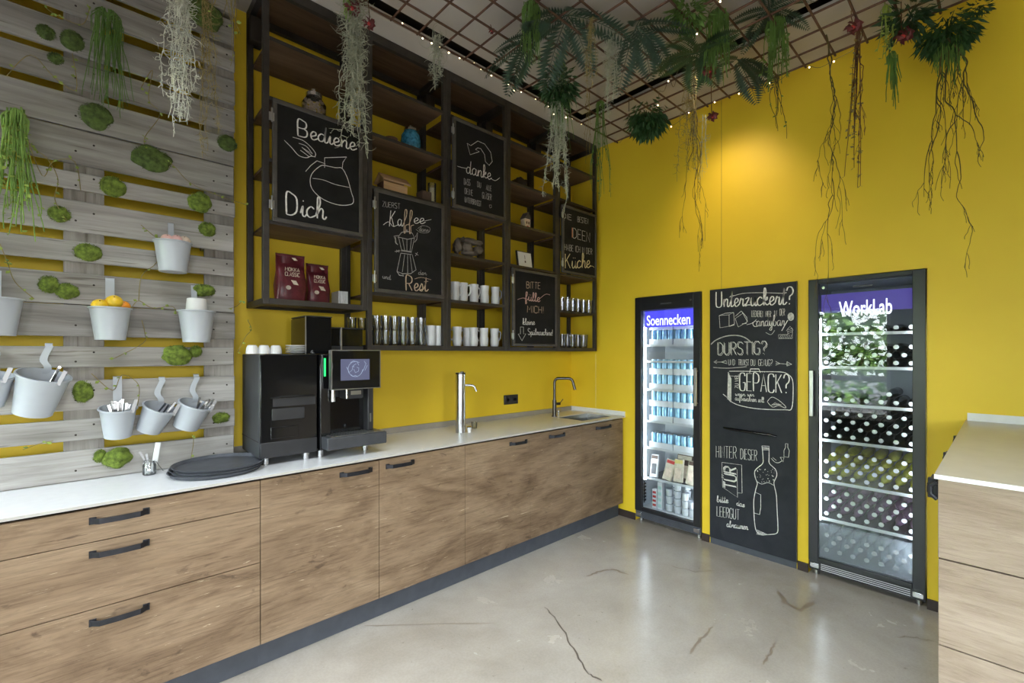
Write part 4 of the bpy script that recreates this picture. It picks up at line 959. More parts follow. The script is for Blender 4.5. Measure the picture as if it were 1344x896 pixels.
T1, T2, T3 = MB(), MB(), MB()
letters(T1, pl, 'DIE', (738, 286), (750, 289), 279, .006); letters(T1, pl, 'BESTEN', (758, 291), (772, 294), 284, .005)
draw(T1, pl, [(738, 282), (741, 287), (738, 298)], .003, True)
letters(T3, pl, 'I', (747, 311), (751, 311.6), 298, .012); letters(T1, pl, 'DEEN', (752, 312), (774, 318), 299, .0072)
letters(T1, pl, 'HABE ICH IN DER', (741, 328), (777, 334), 320, .0052); letters(T2, pl, 'Küche', (742, 352), (775, 351), 333, .0085, .5)
draw(T2, pl, [(773, 350), (777, 349), (780, 351)], .004, True)
finish(o, {('lettering', 'chalk_dim'): T1, ('lettering', 'chalk_yellow'): T2, ('lettering', 'chalk_orange'): T3})

# ------------------------------------------------------------------ things on the shelves
def bag(px0, px1, py0, yy, lab):
    z = ZSH[0]; a, b = onY(px0, 380, yy).x, onY(px1, 380, yy).x; zt = onY((px0+px1)/2, py0, yy).z; c = (a+b)/2; w = (b-a)/2; dpt = .042
    o = thing('coffee_bag', lab, 'bag', (c, yy, z), 'burgundy bags on the shelf')
    secs = [(0, 1.0, 1.0), (.04, 1.04, 1.1), (.35, 1.06, 1.15), (.65, 1.02, .85), (.78, .98, .35), (.80, .98, .12), (1.0, 1.0, .10)]
    mb = MB(); n = 20; vs = []
    for f, kx, ky in secs:
        for k in range(n):
            t = 2*math.pi*k/n; cx, sx = math.cos(t), math.sin(t); e = .45
            vs.append(Vector((c+w*kx*math.copysign(abs(cx)**e, cx)+(.004*math.sin(9*f+t*3)), yy+dpt*ky*math.copysign(abs(sx)**e, sx)+.004*math.sin(t*5+f*7), z+(zt-z)*f)))
    m_ = len(secs); mb.add(vs, [(i*n+k, i*n+(k+1) % n, (i+1)*n+(k+1) % n, (i+1)*n+k) for i in range(m_-1) for k in range(n)]+[tuple(range(n-1, -1, -1)), tuple((m_-1)*n+k for k in range(n))])
    part('pouch', mb, M['bag'], o, ang=60)
    pl = Plane('Y', yy-dpt*1.16-.003); T = MB(); h = zt-z
    for tx, f0, f1, f2, ww in (('MOKKA', .62, .70, .72, .0032), ('CLASSIC', .52, .58, .6, .003)):
        x0, x1 = c-w*.55, c+w*.5; zz = z+h*f0; hh = h*.075; L = x1-x0; tot = 0; it = []
        for ch in tx: g = glyph(ch); wd = max(x for s in g for x, q in s); it.append((g, tot)); tot += wd+.16
        for g, xo in it:
            for s in g: ribbon(T, pl, [(x0+(xo+x)*L/tot, zz+q*hh) for x, q in s], ww, .0)
    part('lettering', T, M['bagprint'], o, smooth=False)
    lf = MB(); lf.leaf(pl.p3(c-w*.15, z+h*.44), (.8, 0, -.5), (0, -1, 0), .05, .026).leaf(pl.p3(c-w*.1, z+h*.9), (.9, 0, -.35), (0, -1, 0), .035, .016)
    e_ = [pl.p3(c-w*.32+.014*math.cos(t_), z+h*.28+.012*math.sin(t_)) for t_ in [k*6.283/12 for k in range(12)]]
    lf.add(e_, [tuple(range(12))]); part('print', lf, M['bagprint'], o, smooth=False)
    part('seal_fold', MB().box(c-w*.98, c+w*.98, yy-dpt*.22, yy+dpt*.12, z+h*.955, z+h*.985), M['bag'], o, bevel=.003)
bag(362, 399, 334, 2.80, 'left burgundy coffee bag with a rolled top on the lowest left shelf'); bag(402, 430, 347, 2.84, 'right burgundy coffee bag, partly behind the left one')
for k_ in range(5):
    x = 1.150+k_*.0125
    single('white_packet', MB().box(x, x+.0115, 2.86, 2.975, ZSH[0], ZSH[0]+.10), M['white'], ['first', 'second', 'third', 'fourth', 'fifth'][k_]+' of the thin white packets standing behind the leftmost shelf post', 'packet', 'thin white packets', org=(x, 2.93, ZSH[0]), bevel=.001)
# sweets jar
q = onY(412, 148, 2.76); z = ztop(4); T = Matrix.Translation((q.x, 2.76, z))
o = thing('sweets_jar', 'clear jar filled with pale wrapped sweets on the upper left shelf', 'jar', (q.x, 2.76, z))
part('glass_body', MB().lathe([(.05, 0), (.066, .02), (.068, .09), (.045, .125), (.04, .132), (.0, .132)], 24, T), M['glass'], o)
part('lid', MB().lathe([(.044, .132), (.046, .15), (.03, .162), (.012, .168), (.014, .18), (0, .184)], 20, T), M['chrome'], o)
mb = MB(); rs = random.Random(8)
for i in range(70):
    a = rs.uniform(0, 6.28); rr_ = .055*math.sqrt(rs.random()); mb.ball((q.x+rr_*math.cos(a), 2.76+rr_*math.sin(a), z+.012+rs.random()*.1), .010, .008, .009, 6, 4)
part('sweets', mb, M['beige'], o, kind='stuff')
# little mushroom bowl and blue jar
q = onY(513, 186, 2.74); T = Matrix.Translation((q.x, 2.74, z))
o = thing('mushroom_bowl', 'small brown bowl heaped with beige pieces left of the blue jar', 'bowl', (q.x, 2.74, z))
part('bowl', MB().lathe([(.02, 0), (.04, .02), (.045, .04), (.042, .04), (.036, .022), (0, .01)], 20, T), M['brown'], o)
mb = MB()
for i in range(26): a = rs.uniform(0, 6.28); rr_ = .034*math.sqrt(rs.random()); mb.ball((q.x+rr_*math.cos(a), 2.74+rr_*math.sin(a), z+.035+.02*(1-rr_/.034)*rs.random()), .009, n=6, m=4)
part('pieces', mb, M['beige'], o, kind='stuff')
q = onY(539, 195, 2.75); T = Matrix.Translation((q.x, 2.75, z))
o = thing('blue_jar', 'speckled blue glass jar with a shiny lid on the second shelf unit', 'jar', (q.x, 2.75, z))
part('body', MB().lathe([(.045, 0), (.062, .02), (.068, .06), (.062, .11), (.045, .135), (.04, .14), (0, .14)], 28, T), M['bluejar'], o)
part('lid', MB().lathe([(.046, .14), (.046, .155), (.03, .165), (.008, .168), (.01, .18), (0, .183)], 20, T), M['chrome'], o)
# wooden house, boxes, candle
z = ztop(3); c = onY(514, 250, 2.75); hx = c.x; hy = 2.76
o = thing('wooden_house', 'little light wood house with a pitched roof on the second shelf unit', 'ornament', (hx, hy, z))
part('walls', MB().box(hx-.07, hx+.10, hy-.04, hy+.05, z, z+.075), M['lightwood'], o)
for s in (-1, 1):
    Mx = Matrix.Translation((hx-.0, hy+.005, z+.135)) @ Matrix.Rotation(s*math.radians(44), 4, 'X')
    part('roof_panel', MB().box(-.085, .115, 0 if s < 0 else -.002, .085, -.004, .004, Matrix.Translation((hx, hy+.005, z+.135)) @ Matrix.Rotation(math.radians(-40 if s > 0 else 220), 4, 'X')), M['lightwood'], o)
mb = MB()
mb.add([(hx-.07, hy-.04, z+.075), (hx-.07, hy+.05, z+.075), (hx-.07, hy+.005, z+.13), (hx-.066, hy-.04, z+.075), (hx-.066, hy+.05, z+.075), (hx-.066, hy+.005, z+.13)], [(0, 2, 1), (3, 4, 5), (0, 1, 4, 3), (1, 2, 5, 4), (2, 0, 3, 5)]); part('gable', mb, M['lightwood'], o)
for k_ in range(5): part('slat', MB().box(hx-.074, hx-.070, hy-.036+.018*k_, hy-.026+.018*k_, z, z+.075), M['brown'], o)
c = onY(556, 252, 2.76); single('dark_box', MB().box(c.x-.035, c.x+.045, 2.72, 2.80, z, z+.085), M['darkbox'], 'plain dark brown box between the wooden house and the candle', 'box', org=(c.x, 2.76, z), bevel=.002)
c = onY(567, 250, 2.74)
o = thing('candle', 'cream pillar candle in a glass holder near the right post', 'candle', (c.x, 2.74, z))
part('wax', MB().cyl((c.x, 2.74, z), (c.x, 2.74, z+.12), .026, n=20), M['candle'], o)
part('holder', MB().lathe([(.030, 0), (.030, .155), (.0285, .155), (.0285, .003), (0, .003)], 24, Matrix.Translation((c.x, 2.74, z))), M['glass'], o)
part('wick', MB().cyl((c.x, 2.74, z+.12), (c.x, 2.74, z+.132), .0015, n=6), M['slot'], o)
# driftwood heap on the middle unit
z = ztop(2); dl = ['curved driftwood piece lying on top of the heap', 'upright grey driftwood lump at the left of the heap', 'knobbly driftwood lump in the middle of the heap', 'pale driftwood lump at the right of the heap', 'dark driftwood piece at the back of the heap', 'low flat driftwood piece in front of the heap']
for i, (cx, cy, sx, sz, yy) in enumerate([(620, 318, .085, .025, 2.74), (600, 324, .03, .055, 2.76), (613, 326, .045, .04, 2.73), (626, 329, .04, .033, 2.74), (606, 318, .05, .035, 2.84), (616, 333, .07, .018, 2.71)]):
    q = onY(cx, cy, yy); q.z = max(q.z, z+sz*.8)
    single('driftwood', MB().ball(q, sx, .035, sz, 16, 10, .55, 1.9), M['shell'], dl[i]+' on the middle shelf unit', 'driftwood', 'driftwood heap', org=q)
# mugs
def mug(x, y, z, lab, grp, ang):
    T = Matrix.Translation((x, y, z)) @ Matrix.Rotation(ang, 4, 'Z')
    o = thing('mug', lab, 'mug', (x, y, z), grp)
    part('cup', MB().lathe([(.024, 0), (.030, .003), (.034, .02), (.035, .06), (.031, .078), (.032, .10), (.036, .142), (.034, .142), (.029, .10), (.028, .08), (.031, .06), (.028, .008), (0, .008)], 28, T), M['mug'], o)
    pts = [T @ Vector(p) for p in ((.032, 0, .118), (.052, 0, .122), (.064, 0, .105), (.060, 0, .07), (.046, 0, .05), (.034, 0, .045))]
    part('handle', MB().tube(smooth_path(pts, 3), .005, 8), M['mug'], o)
od = ['first', 'second', 'third', 'fourth', 'fifth', 'sixth']
for i, pxm in enumerate((597, 608, 622, 636, 650)):
    q = onY(pxm, 395, 2.735); mug(q.x, 2.735, ztop(1), od[i]+' white mug from the left on the upper mug shelf', 'white mugs on the upper mug shelf', [-.9, -1.2, .1, 2.4, .0][i])
for i, pxm in enumerate((600, 613, 621.5, 635, 649)):
    q = onY(pxm, 440, 2.735+(i == 1)*.05); mug(q.x, 2.735+(i == 1)*.05, ZSH[1], od[i]+' white mug from the left on the lowest mug shelf', 'white mugs on the lowest mug shelf', [2.2, 2.6, 2.0, 2.3, .0][i])
for i, pxm in enumerate((566, 575.5)):
    q = onY(pxm, 440, 2.74); mug(q.x, 2.74, ZSH[1], ['left', 'right'][i]+' white mug at the end of the row of clear glasses', 'white mugs beside the glasses', 1.7)
single('black_box', MB().box(2.19, 2.36, 2.90, 2.99, ztop(1), ztop(1)+.17), M['blackmatt'], 'black box standing behind the upper row of mugs', 'box', org=(2.27, 2.95, ztop(1)), bevel=.003)
# glasses
gm = MB().lathe([(.027, 0), (.029, .003), (.031, .035), (.0335, .075), (.0345, .095), (.0333, .095), (.031, .06), (.028, .008), (0, .006)], 20).mesh('drinking_glass'); gm.materials.append(M['glass'])
def gl(x, y, z, lab, grp, s=1):
    if isinstance(s, tuple): s = 1
    o = bpy.data.objects.new('drinking_glass', gm); COL.objects.link(o); o.location = (x, y, z); o.scale = (s, s, s); tag(o, lab, 'glass', grp)
for lv in (0, 1):
    for r_ in range(2):
        for i in range(6):
            q = onY(495+i*11.6, 440, 2.725+.08*r_)
            gl(q.x, 2.725+.08*r_, ZSH[1]+lv*.0955, ('upper' if lv else 'lower')+' tier glass, '+od[i]+' from the left in the '+('back' if r_ else 'front')+' row beside the coffee machine', 'clear glasses stacked beside the coffee machine', (1.0, 1.0, 1.0))
for i in range(2):
    q = onY(462+i*13, 416, 2.9); gl(q.x, 2.90, 1.655+.001, ['left', 'right'][i]+' clear glass standing on top of the lower bean hopper', 'glasses on the bean hopper', .85)
for sh, zz, n in ((1, ztop(1), 6), (0, ZSH[1], 5)):
    for r_ in range(2):
        for i in range(n):
            q = onY(737.5+i*7.0, 440, 2.72+.09*r_)
            gl(q.x, 2.72+.09*r_, zz, od[i]+' glass from the left, '+('back' if r_ else 'front')+' row, '+('upper' if sh else 'lowest')+' shelf of the rightmost unit', 'clear glasses in the rightmost shelf unit', 1.35 if sh else 1.3)
# fourth unit: dark lump, porcelain house, framed card
q = onY(682, 241, 2.76); single('iron_ornament', MB().ball((q.x, 2.76, ztop(4)+.05), .07, .04, .05, 16, 10, .5, 2.0).cyl((q.x+.06, 2.76, ztop(4)), (q.x+.07, 2.76, ztop(4)+.10), .014, n=10), M['slot'], 'dark lumpy ornament on a high shelf right of the danke board', 'ornament', org=(q.x, 2.76, ztop(4)))
q = onY(690, 290, 2.74); z = ztop(3); x = q.x
o = thing('porcelain_house', 'small pale figurine shaped like a narrow gabled house', 'figurine', (x, 2.74, z))
part('house_body', MB().box(x-.032, x+.032, 2.715, 2.77, z, z+.09), M['beige'], o, bevel=.003)
mb = MB(); mb.add([(x-.036, 2.71, z+.09), (x+.036, 2.71, z+.09), (x, 2.71, z+.145), (x-.036, 2.775, z+.09), (x+.036, 2.775, z+.09), (x, 2.775, z+.145)], [(0, 1, 2), (3, 5, 4), (0, 3, 4, 1), (1, 4, 5, 2), (2, 5, 3, 0)])
part('roof', mb, M['shell'], o, smooth=False)
for dx in (-.018, .006): part('window', MB().box(x+dx, x+dx+.012, 2.7135, 2.715, z+.045, z+.065), M['brown'], o)
part('door', MB().box(x-.008, x+.008, 2.7135, 2.715, z, z+.03), M['redprint'], o)
q = onY(690, 345, 2.74); z = ztop(2); x = q.x; Mx = Matrix.Translation((x, 2.74, z)) @ Matrix.Rotation(math.radians(-9), 4, 'X')
o = thing('framed_card', 'white card in a black frame leaning on the fourth shelf unit', 'picture', (x, 2.74, z))
part('frame', MB().box(-.085, .085, .001, .016, 0, .155, Mx), M['blackmatt'], o, bevel=.002)
part('card', MB().box(-.075, .078, -.004, .001, .0, .145, Mx), M['white'], o)
part('card_print', MB().box(-.006, .008, -.0052, -.004, .055, .072, Mx).box(-.001, .003, -.0052, -.004, .085, .12, Mx), M['darkbox'], o)
# ------------------------------------------------------------------ drinks fridges
def fridge(y0, y1, lab, hinge_left, liner, sign, signmat, shelves, sign_px):
    """y0 > y1 : left and right edge seen from the room; hinge_left: door handle on the right"""
    xf = XW-.022; xo = XW+.002; xb = XW+.50; zl, zt = .035, 2.0
    a, b = y1+.004, y0-.004
    o = thing('drinks_fridge', lab, 'fridge', (XW+.2, (a+b)/2, 0), 'built in glass door fridges')
    w = .022
    body = MB()
    body.box(xo+.05, xb, a, a+w, .10, zt).box(xo+.05, xb, b-w, b, .10, zt).box(xo+.05, xb, a+w, b-w, zt-.03, zt).box(xo+.05, xb, a+w, b-w, .10, .118).box(xb-.02, xb, a+w, b-w, .118, zt-.03)
    part('liner', body, liner, o)
    part('base_grille', MB().box(xf+.012, xo+.05, a+.002, b-.002, .036, .098), M['toe'] if hinge_left else M['fridgeblack'], o)
    for k in range(4): part('grille_slot', MB().box(xf+.0105, xf+.013, a+.07, b-.07, .046+.012*k, .050+.012*k), M['shelfwire' if not hinge_left else 'greymatt'], o)
    for yy in (a+.01, b-.06): part('hinge_plate', MB().box(xf+.002, xf+.014, yy, yy+.05, .052, .082), M['chrome'], o, bevel=.002); part('foot', MB().cyl((XW+.03, yy+.025, 0), (XW+.03, yy+.025, .036), .015, n=12), M['steel'], o)
    if hinge_left: la, lb, gt, gb = .060, .060, 1.882, .128
    else: la, lb, gt, gb = .058, .060, 1.972, .128
    d = part('door_frame', MB().box(xf, xo+.02, b-la, b, .098, zt).box(xf, xo+.02, a, a+lb, .098, zt).box(xf, xo+.02, a+lb, b-la, gt, zt).box(xf, xo+.02, a+lb, b-la, .098, gb), M['fridgeblack'], o, bevel=.003)
    part('glass_pane', MB().box(xf+.010, xf+.018, a+lb, b-la, gb, gt), M['doorglass'], d)
    ga, gb_ = a+lb, b-la
    hy = a+.026 if hinge_left else b-.026
    hb = MB().tube([(xf, hy, 1.10), (xf-.032, hy, 1.10)], .007, 8).tube([(xf, hy, 1.36), (xf-.032, hy, 1.36)], .007, 8)
    hb.box(xf-.040, xf-.026, hy-.011, hy+.011, 1.08, 1.385)
    part('handle', hb, M['steel'], d, bevel=.002, kind=None)
    if not hinge_left: part('condensation', MB().box(xf+.0185, xf+.0195, ga+.001, gb_-.001, gb+.001, .362), M['mist'], d)
    part('lock', MB().cyl((xf-.003, (ga+.02 if hinge_left else gb_-.03), 1.94), (xf, (ga+.02 if hinge_left else gb_-.03), 1.94), .009, n=14), M['chrome'], d)
    part('vent', MB().box(xf-.001, xf, (a+b)/2-.05, (a+b)/2+.05, 1.925, 1.935), M['toe'], d)
    # interior
    xi = xo+.055
    part('led_and_fill_strip', MB().box(xi+.004, xi+.018, gb_+.004, gb_+.016, .36, 1.74), M['led'], o)
    part('led_and_fill_strip', MB().box(xi+.004, xi+.018, ga-.016, ga-.004, .20, 1.74), M['led'], o)  # second strip, added behind the door frame to brighten the inside
    for yy, s in ((b-w, -1), (a+w, 1)):
        rk = MB(); rk.box(xi+.03, xi+.045, min(yy, yy+s*.004), max(yy, yy+s*.004), .14, 1.72)
        for k in range(52): z = .16+k*.03; rk.box(xi+.022, xi+.053, min(yy+s*.004, yy+s*.014), max(yy+s*.004, yy+s*.014), z, z+.014)
        part('rack_rail', rk, M['fridgeblack'], o, kind='stuff')
    for z in shelves:
        sh = part('shelf', MB().box(xi+.03, xb-.03, a+w+.015, b-w-.015, z-.006, z), M['glass'], o)
        part('shelf_front', MB().box(xi+.02, xi+.03, a+w+.015, b-w-.015, z-.012, z+.006), M['shelfwire'], sh)
    # lit sign strip behind the glass
    sg = part('sign_strip', MB().box(xi-.012, xi-.004, ga+.002, gb_-.002, sign[0], sign[1]), signmat, o)
    T = MB(); pl = Plane('X', xi-.012); word, q0, q1, qt, ww = sign_px
    return o, sg, pl, T, xi, a+w, b-w, xb
# left: cans, trays, snacks
shL = [1.575, 1.432, 1.179, .893, .654, .381]
o, sg, pl, T, xi, ya, yb, xb = fridge(FL[1], FL[0], 'tall narrow drinks fridge with blue cans, left of the chalkboard door', True, M['linerw'], (1.735, 1.878), M['sign_blue'], shL, ('', 0, 0, 0, 0))
def signword(word, p0, p1, top, w):
    """sign in plain sans letters: built-in font, turned into flat faces on the sign"""
    a, b = pl.p2(*p0), pl.p2(*p1); h = pl.p2(p0[0], top)[1]-a[1]
    cu = bpy.data.curves.new('sign_word', 'FONT'); cu.body = word; cu.offset = .012; ob = bpy.data.objects.new('sign_word', cu); COL.objects.link(ob)
    me = bpy.data.meshes.new_from_object(ob.evaluated_get(bpy.context.evaluated_depsgraph_get()))
    xs = [v.co.x for v in me.vertices]; x0, x1 = min(xs), max(xs); ys = max(v.co.y for v in me.vertices); L = b[0]-a[0]
    T.add([pl.p3(a[0]+(v.co.x-x0)/(x1-x0)*L, a[1]+(b[1]-a[1])*(v.co.x-x0)/(x1-x0)+v.co.y/ys*h, .001) for v in me.vertices], [tuple(p.vertices) for p in me.polygons])
    bpy.data.objects.remove(ob); bpy.data.curves.remove(cu); bpy.data.meshes.remove(me)
signword('Soennecken', (849, 427), (906, 425), 414, .0075)
part('lettering', T, M['sign_text'], sg, smooth=False)
cbody = MB().lathe([(.020, 0), (.0255, .006), (.0258, .012), (.0258, .118), (.0225, .128)], 14).mesh('can_body'); cbody.materials.append(M['can'])
clid = MB().lathe([(.0225, .128), (.0228, .131), (.020, .130), (0, .129)], 14).mesh('can_lid'); clid.materials.append(M['canlid'])
c0 = thing('soda_can', '', 'can', (0, 0, 0)); c_ = bpy.data.objects.new('can_wall', cbody); COL.objects.link(c_); c_.parent = c0; c_ = bpy.data.objects.new('lid', clid); COL.objects.link(c_); c_.parent = c0
tw, td, th = .222, .150, .052
tm = MB().box(-td/2, td/2, -tw/2, tw/2, 0, .003).box(-td/2, -td/2+.003, -tw/2, tw/2, .003, th).box(td/2-.003, td/2, -tw/2, tw/2, .003, th).box(-td/2+.003, td/2-.003, -tw/2, -tw/2+.003, .003, th).box(-td/2+.003, td/2-.003, tw/2-.003, tw/2, .003, th)
tme = tm.mesh('tray_carton'); tme.materials.append(M['carton'])
first = True; LVN = {0: 'top', 2: 'third', 3: 'fourth', 4: 'fifth'}
names = {0: 'topmost', 2: 'second stocked', 3: 'third stocked', 4: 'fourth stocked'}
for si, n_st in ((0, 2), (2, 2), (3, 2), (4, 1)):
    for lev in range(n_st):
        z = shL[si]+.002+lev*.1345; 
        for side in (0, 1):
            yc = (ya+yb)/2+(.116 if side == 0 else -.116); xc = xi+.045+td/2
            t = bpy.data.objects.new('tray_carton', tme); COL.objects.link(t); t.location = (xc, yc, z)
            where = '%s %s white carton on the %s shelf of the left fridge' % (('left', 'right')[side], ('lower' if n_st == 2 else 'single', 'upper')[lev], names[si])
            tag(t, where, 'carton', 'can cartons in the left fridge')
            for r_ in range(2):
                for k in range(4):
                    L = (xc-.045+r_*.058, yc+(-.081+k*.054), z+.0035)
                    lb = 'blue soda can, %s in the %s row of the %s' % (['rightmost', 'third from left', 'second from left', 'leftmost'][k], ('front', 'back')[r_], where)
                    if len(lb.split()) > 16: lb = 'blue can, %s, %s row, %s %s carton, %s shelf, left fridge' % (['rightmost', 'third', 'second', 'leftmost'][k], ('front', 'back')[r_], ('left', 'right')[side], ('lower' if n_st == 2 else 'single', 'upper')[lev], names[si])
                    if first: c0.location = L; c0['label'] = lb; c0['group'] = 'blue cans in the left fridge'; first = False
                    else: dup(c0, L, (0, 0, R.uniform(0, 6)), lb, 'blue cans in the left fridge')
# leaning snack packs
xc = xi+.06
for i, (pxc, w_, h_, mt, pr, lab) in enumerate([(858, .075, .205, 'cupw', 'darkbox', 'leftmost white snack pack leaning on the second lowest fridge shelf'), (875, .085, .185, 'sand', 'redprint', 'beige snack pack with a red top band in the left fridge'),
        (890, .085, .20, 'sand', 'yellowprint', 'beige snack pack with a yellow label in the left fridge'), (905, .075, .205, 'sand', 'darkbox', 'rightmost beige snack pack leaning in the left fridge'), (892, .14, .235, 'darkbox', 'sand', 'brown flat box lying behind the snack packs in the left fridge')]):
    q = onX(pxc, 612, xc); z = shL[5]+.003; dx = .05 if i == 4 else 0
    Mx = Matrix.Translation((xc+dx, q.y, z)) @ Matrix.Rotation(math.radians(15), 4, 'Y') @ Matrix.Rotation(math.radians([-3, 8, -4, 3, 0][i]), 4, 'X')
    p = thing('snack_pack', lab, 'snack', (xc+dx, q.y, z), 'snack packs in the left fridge')
    part('pack', MB().box(-.010, .014, -w_/2, w_/2, 0, h_, Mx), M[mt], p, bevel=.005)
    part('band', MB().box(-.0108, -.010, -w_/2+.006, w_/2-.006, h_*.80, h_*.95, Mx), M[pr], p)
    part('window', MB().box(-.0108, -.010, -w_/2+.014, w_/2-.014, h_*.14, h_*.6, Mx), M['beige' if i != 0 else 'greymatt'], p)
# bottom: yoghurt cups and cartons
cupm = MB().lathe([(.024, 0), (.030, .058), (.033, .060)], 18).mesh('pot'); cupm.materials.append(M['cupw'])
lidm = MB().lathe([(.033, .060), (.034, .063), (0, .063)], 18).mesh('foil_lid'); lidm.materials.append(M['cuplid'])
yg = None; zb = .1185
for i, (pxc, n_, dx) in enumerate([(876, 3, .03), (887, 4, .02), (897, 3, .015), (906, 2, .03), (900, 4, .10), (884, 4, .11)]):
    q = onX(pxc, 660, xi+dx)
    for k in range(n_):
        lab = '%s yoghurt pot in pot stack %s on the floor of the left fridge' % (['lowest', 'second', 'third', 'fourth'][k], ['at left', 'left of centre', 'right of centre', 'at right', 'behind right', 'behind left'][i])
        L = (xi+dx+.035, q.y, zb+.002+k*.0655)
        if yg is None:
            yg = thing('yoghurt_pot', lab, 'yoghurt', L, 'yoghurt pots in the left fridge')
            for nm, me in (('pot', cupm), ('foil_lid', lidm)): c_ = bpy.data.objects.new(nm, me); COL.objects.link(c_); c_.parent = yg
        else: dup(yg, L, None, lab, 'yoghurt pots in the left fridge')
q = onX(857, 650, xi+.02)
for k, (h_, m_) in enumerate(((.17, 'redprint'), (.24, 'mint'))):
    y = q.y-.01-k*.052
    o2 = thing('milk_carton', ['narrow white and red carton at the lower left of the left fridge', 'tall mint and white carton at the bottom of the left fridge'][k], 'carton', (xi+.05, y, zb))
    part('carton_body', MB().box(xi+.025, xi+.07, y-.021, y+.021, zb+.001, zb+h_), M['cupw'], o2, bevel=.003)
    for j in range(4): part('print', MB().box(xi+.0243, xi+.025, y-.016, y+.016, zb+.02+j*h_*.22, zb+.02+j*h_*.22+h_*.12), M[m_], o2)

# right: bottles lying neck out, stacked like honeycomb
shR = [1.635, 1.410, 1.158, .910, .628, .370]
o, sg, pl, T, xi, ya, yb, xb = fridge(FR[1], FR[0], 'tall drinks fridge full of bottles lying neck out, right of the chalkboard door', False, M['linerd'], (1.775, 1.90), M['sign_violet'], shR, ('', 0, 0, 0, 0))
signword('WorkLab', (1101, 415), (1171, 411), 396, .0085)
part('lettering', T, M['sign_text'], sg, smooth=False)
bprof = [(.006, .40), (.027, .395), (.0295, .385), (.0295, .20), (.026, .165), (.0150, .115), (.0125, .075), (.0125, .03), (.0135, .028), (.0135, .02)]
MX = Matrix.Rotation(math.pi/2, 4, 'Y')
caps = MB().lathe([(.0132, .02), (.0138, .018), (.0138, .012), (.0122, .006), (0, .005)], 16, MX).mesh('crown_cap'); caps.materials.append(M['cap'])
bmesh_ = {}
for k_ in ('bot_dark', 'bot_green', 'bot_purple', 'bot_clear'):
    me = MB().lathe(bprof, 14, MX).mesh('bottle_body'); me.materials.append(M[k_]); bmesh_[k_] = me
proto = {}
def bottle(kind, L, lab, grp):
    if kind not in proto:
        o = thing('bottle', lab, 'bottle', L, grp)
        for nm, me in (('glass_body', bmesh_[kind]), ('crown_cap', caps)): c_ = bpy.data.objects.new(nm, me); COL.objects.link(c_); c_.parent = o
        proto[kind] = o
    else: dup(proto[kind], L, (R.uniform(0, 6.28), 0, 0), lab, grp)
plan = [(0, 'bot_dark', [7]), (1, 'bot_dark', [7, 6, 7]), (2, 'bot_dark', [7, 1]), (3, 'bot_dark', [7, 6, 7, 6]), (4, 'bot_green', [7, 6, 7, 6]), (5, 'bot_purple', [7, 6, 7, 6]), (6, 'bot_clear', [7, 6, 7])]
cn = {'bot_dark': 'dark green', 'bot_green': 'olive lemonade', 'bot_purple': 'plum coloured', 'bot_clear': 'clear water'}
sn = ['topmost', 'second', 'third', 'fourth', 'fifth', 'sixth', 'lowest']; rn = ['bottom', 'second', 'third', 'top']
D_ = .0595; avail = yb-ya-.05; step = (avail-D_)/6
for si, kd, rw_ in plan:
    zb_ = (shR[si]+.001 if si < 6 else .119); yl = yb-.025-D_/2
    for ri, n_ in enumerate(rw_):
        for k in range(n_):
            y = yl-k*step-(step/2 if n_ == 6 else 0); z = zb_+.0298+ri*.0505
            if n_ == 1: y = yl-4.5*step
            if si == 0 and ri == 1: y = yl-(5.2+k)*step
            lab = '%s bottle lying, %s from left, %s row, %s level of the right fridge' % (cn[kd], ['first', 'second', 'third', 'fourth', 'fifth', 'sixth', 'seventh'][k], rn[ri], sn[si])
            bottle(kd, (xi+.035+R.uniform(-.004, .004)+(.02 if ri % 2 else 0), y, z), lab, 'bottles in the right fridge')

# ------------------------------------------------------------------ the chalkboard door between the fridges
o = thing('chalkboard_door', 'tall flush door painted as a chalkboard between the two drinks fridges', 'door', (XW-.01, (DR[0]+DR[1])/2, .05))
part('panel', MB().box(XW-.019, XW-.001, DR[0]+.002, DR[1]-.002, .05, 2.004), M['boardx'], o, bevel=.002)
part('threshold', MB().box(XW-.006, XW-.001, DR[0]+.002, DR[1]-.002, .0, .048), M['toe'], o)
part('edge', MB().box(XW-.021, XW-.001, DR[0]-.004, DR[0]+.0018, .05, 2.005), M['fridgeblack'], o)
pl = Plane('X', XW-.019)
_r0 = ribbon
def ribbon(mb, pl, P, w, off=.0007, brush=0.0): _r0(mb, pl, P, w*.78, off, brush)
a_, b_ = pl.p2(950, 561), pl.p2(1020, 572)
part('finger_grip', MB().tube([pl.p3(a_[0], .928, .006), pl.p3(a_[0]+.06, .924, .010), pl.p3(b_[0]-.06, .915, .010), pl.p3(b_[0], .910, .006)], [.006, .011, .011, .006], 10), M['blackgloss'], o)
a_, b_ = pl.p2(1006, 540), pl.p2(1029, 548)
part('key_plate', MB().box(XW-.022, XW-.0195, -b_[0], -a_[0], 1.04, 1.08), M['boardx'], o, bevel=.001)
T, B, D, Q = MB(), MB(), MB(), MB()
letters(B, pl, 'Unterzuckert?', (940, 403), (1041, 399), 383, .0085, .6)
draw(D, pl, [(957, 390), (975, 385), (1000, 384), (1031, 385)], .004, True)
for tx, p, q, tp in (('LECKEREI', (986.5, 415.5), (1001, 416), 407.5), ('HIER', (1005, 415.8), (1012, 416), 408), ('IN', (1016, 415), (1019.5, 415), 407.5), ('DER', (1023.5, 414), (1030, 414), 405)): letters(T, pl, tx, p, q, tp, .0031)
letters(T, pl, 'c', (988, 428), (996, 429), 414, .005, .3); letters(T, pl, 'andybar', (993, 428), (1031, 427), 415, .0046, .3)
draw(T, pl, [(980, 426), (987, 424), (993, 419)], .004, True); draw(T, pl, [(1005, 436), (1012, 439), (1017, 433)], .003, True)
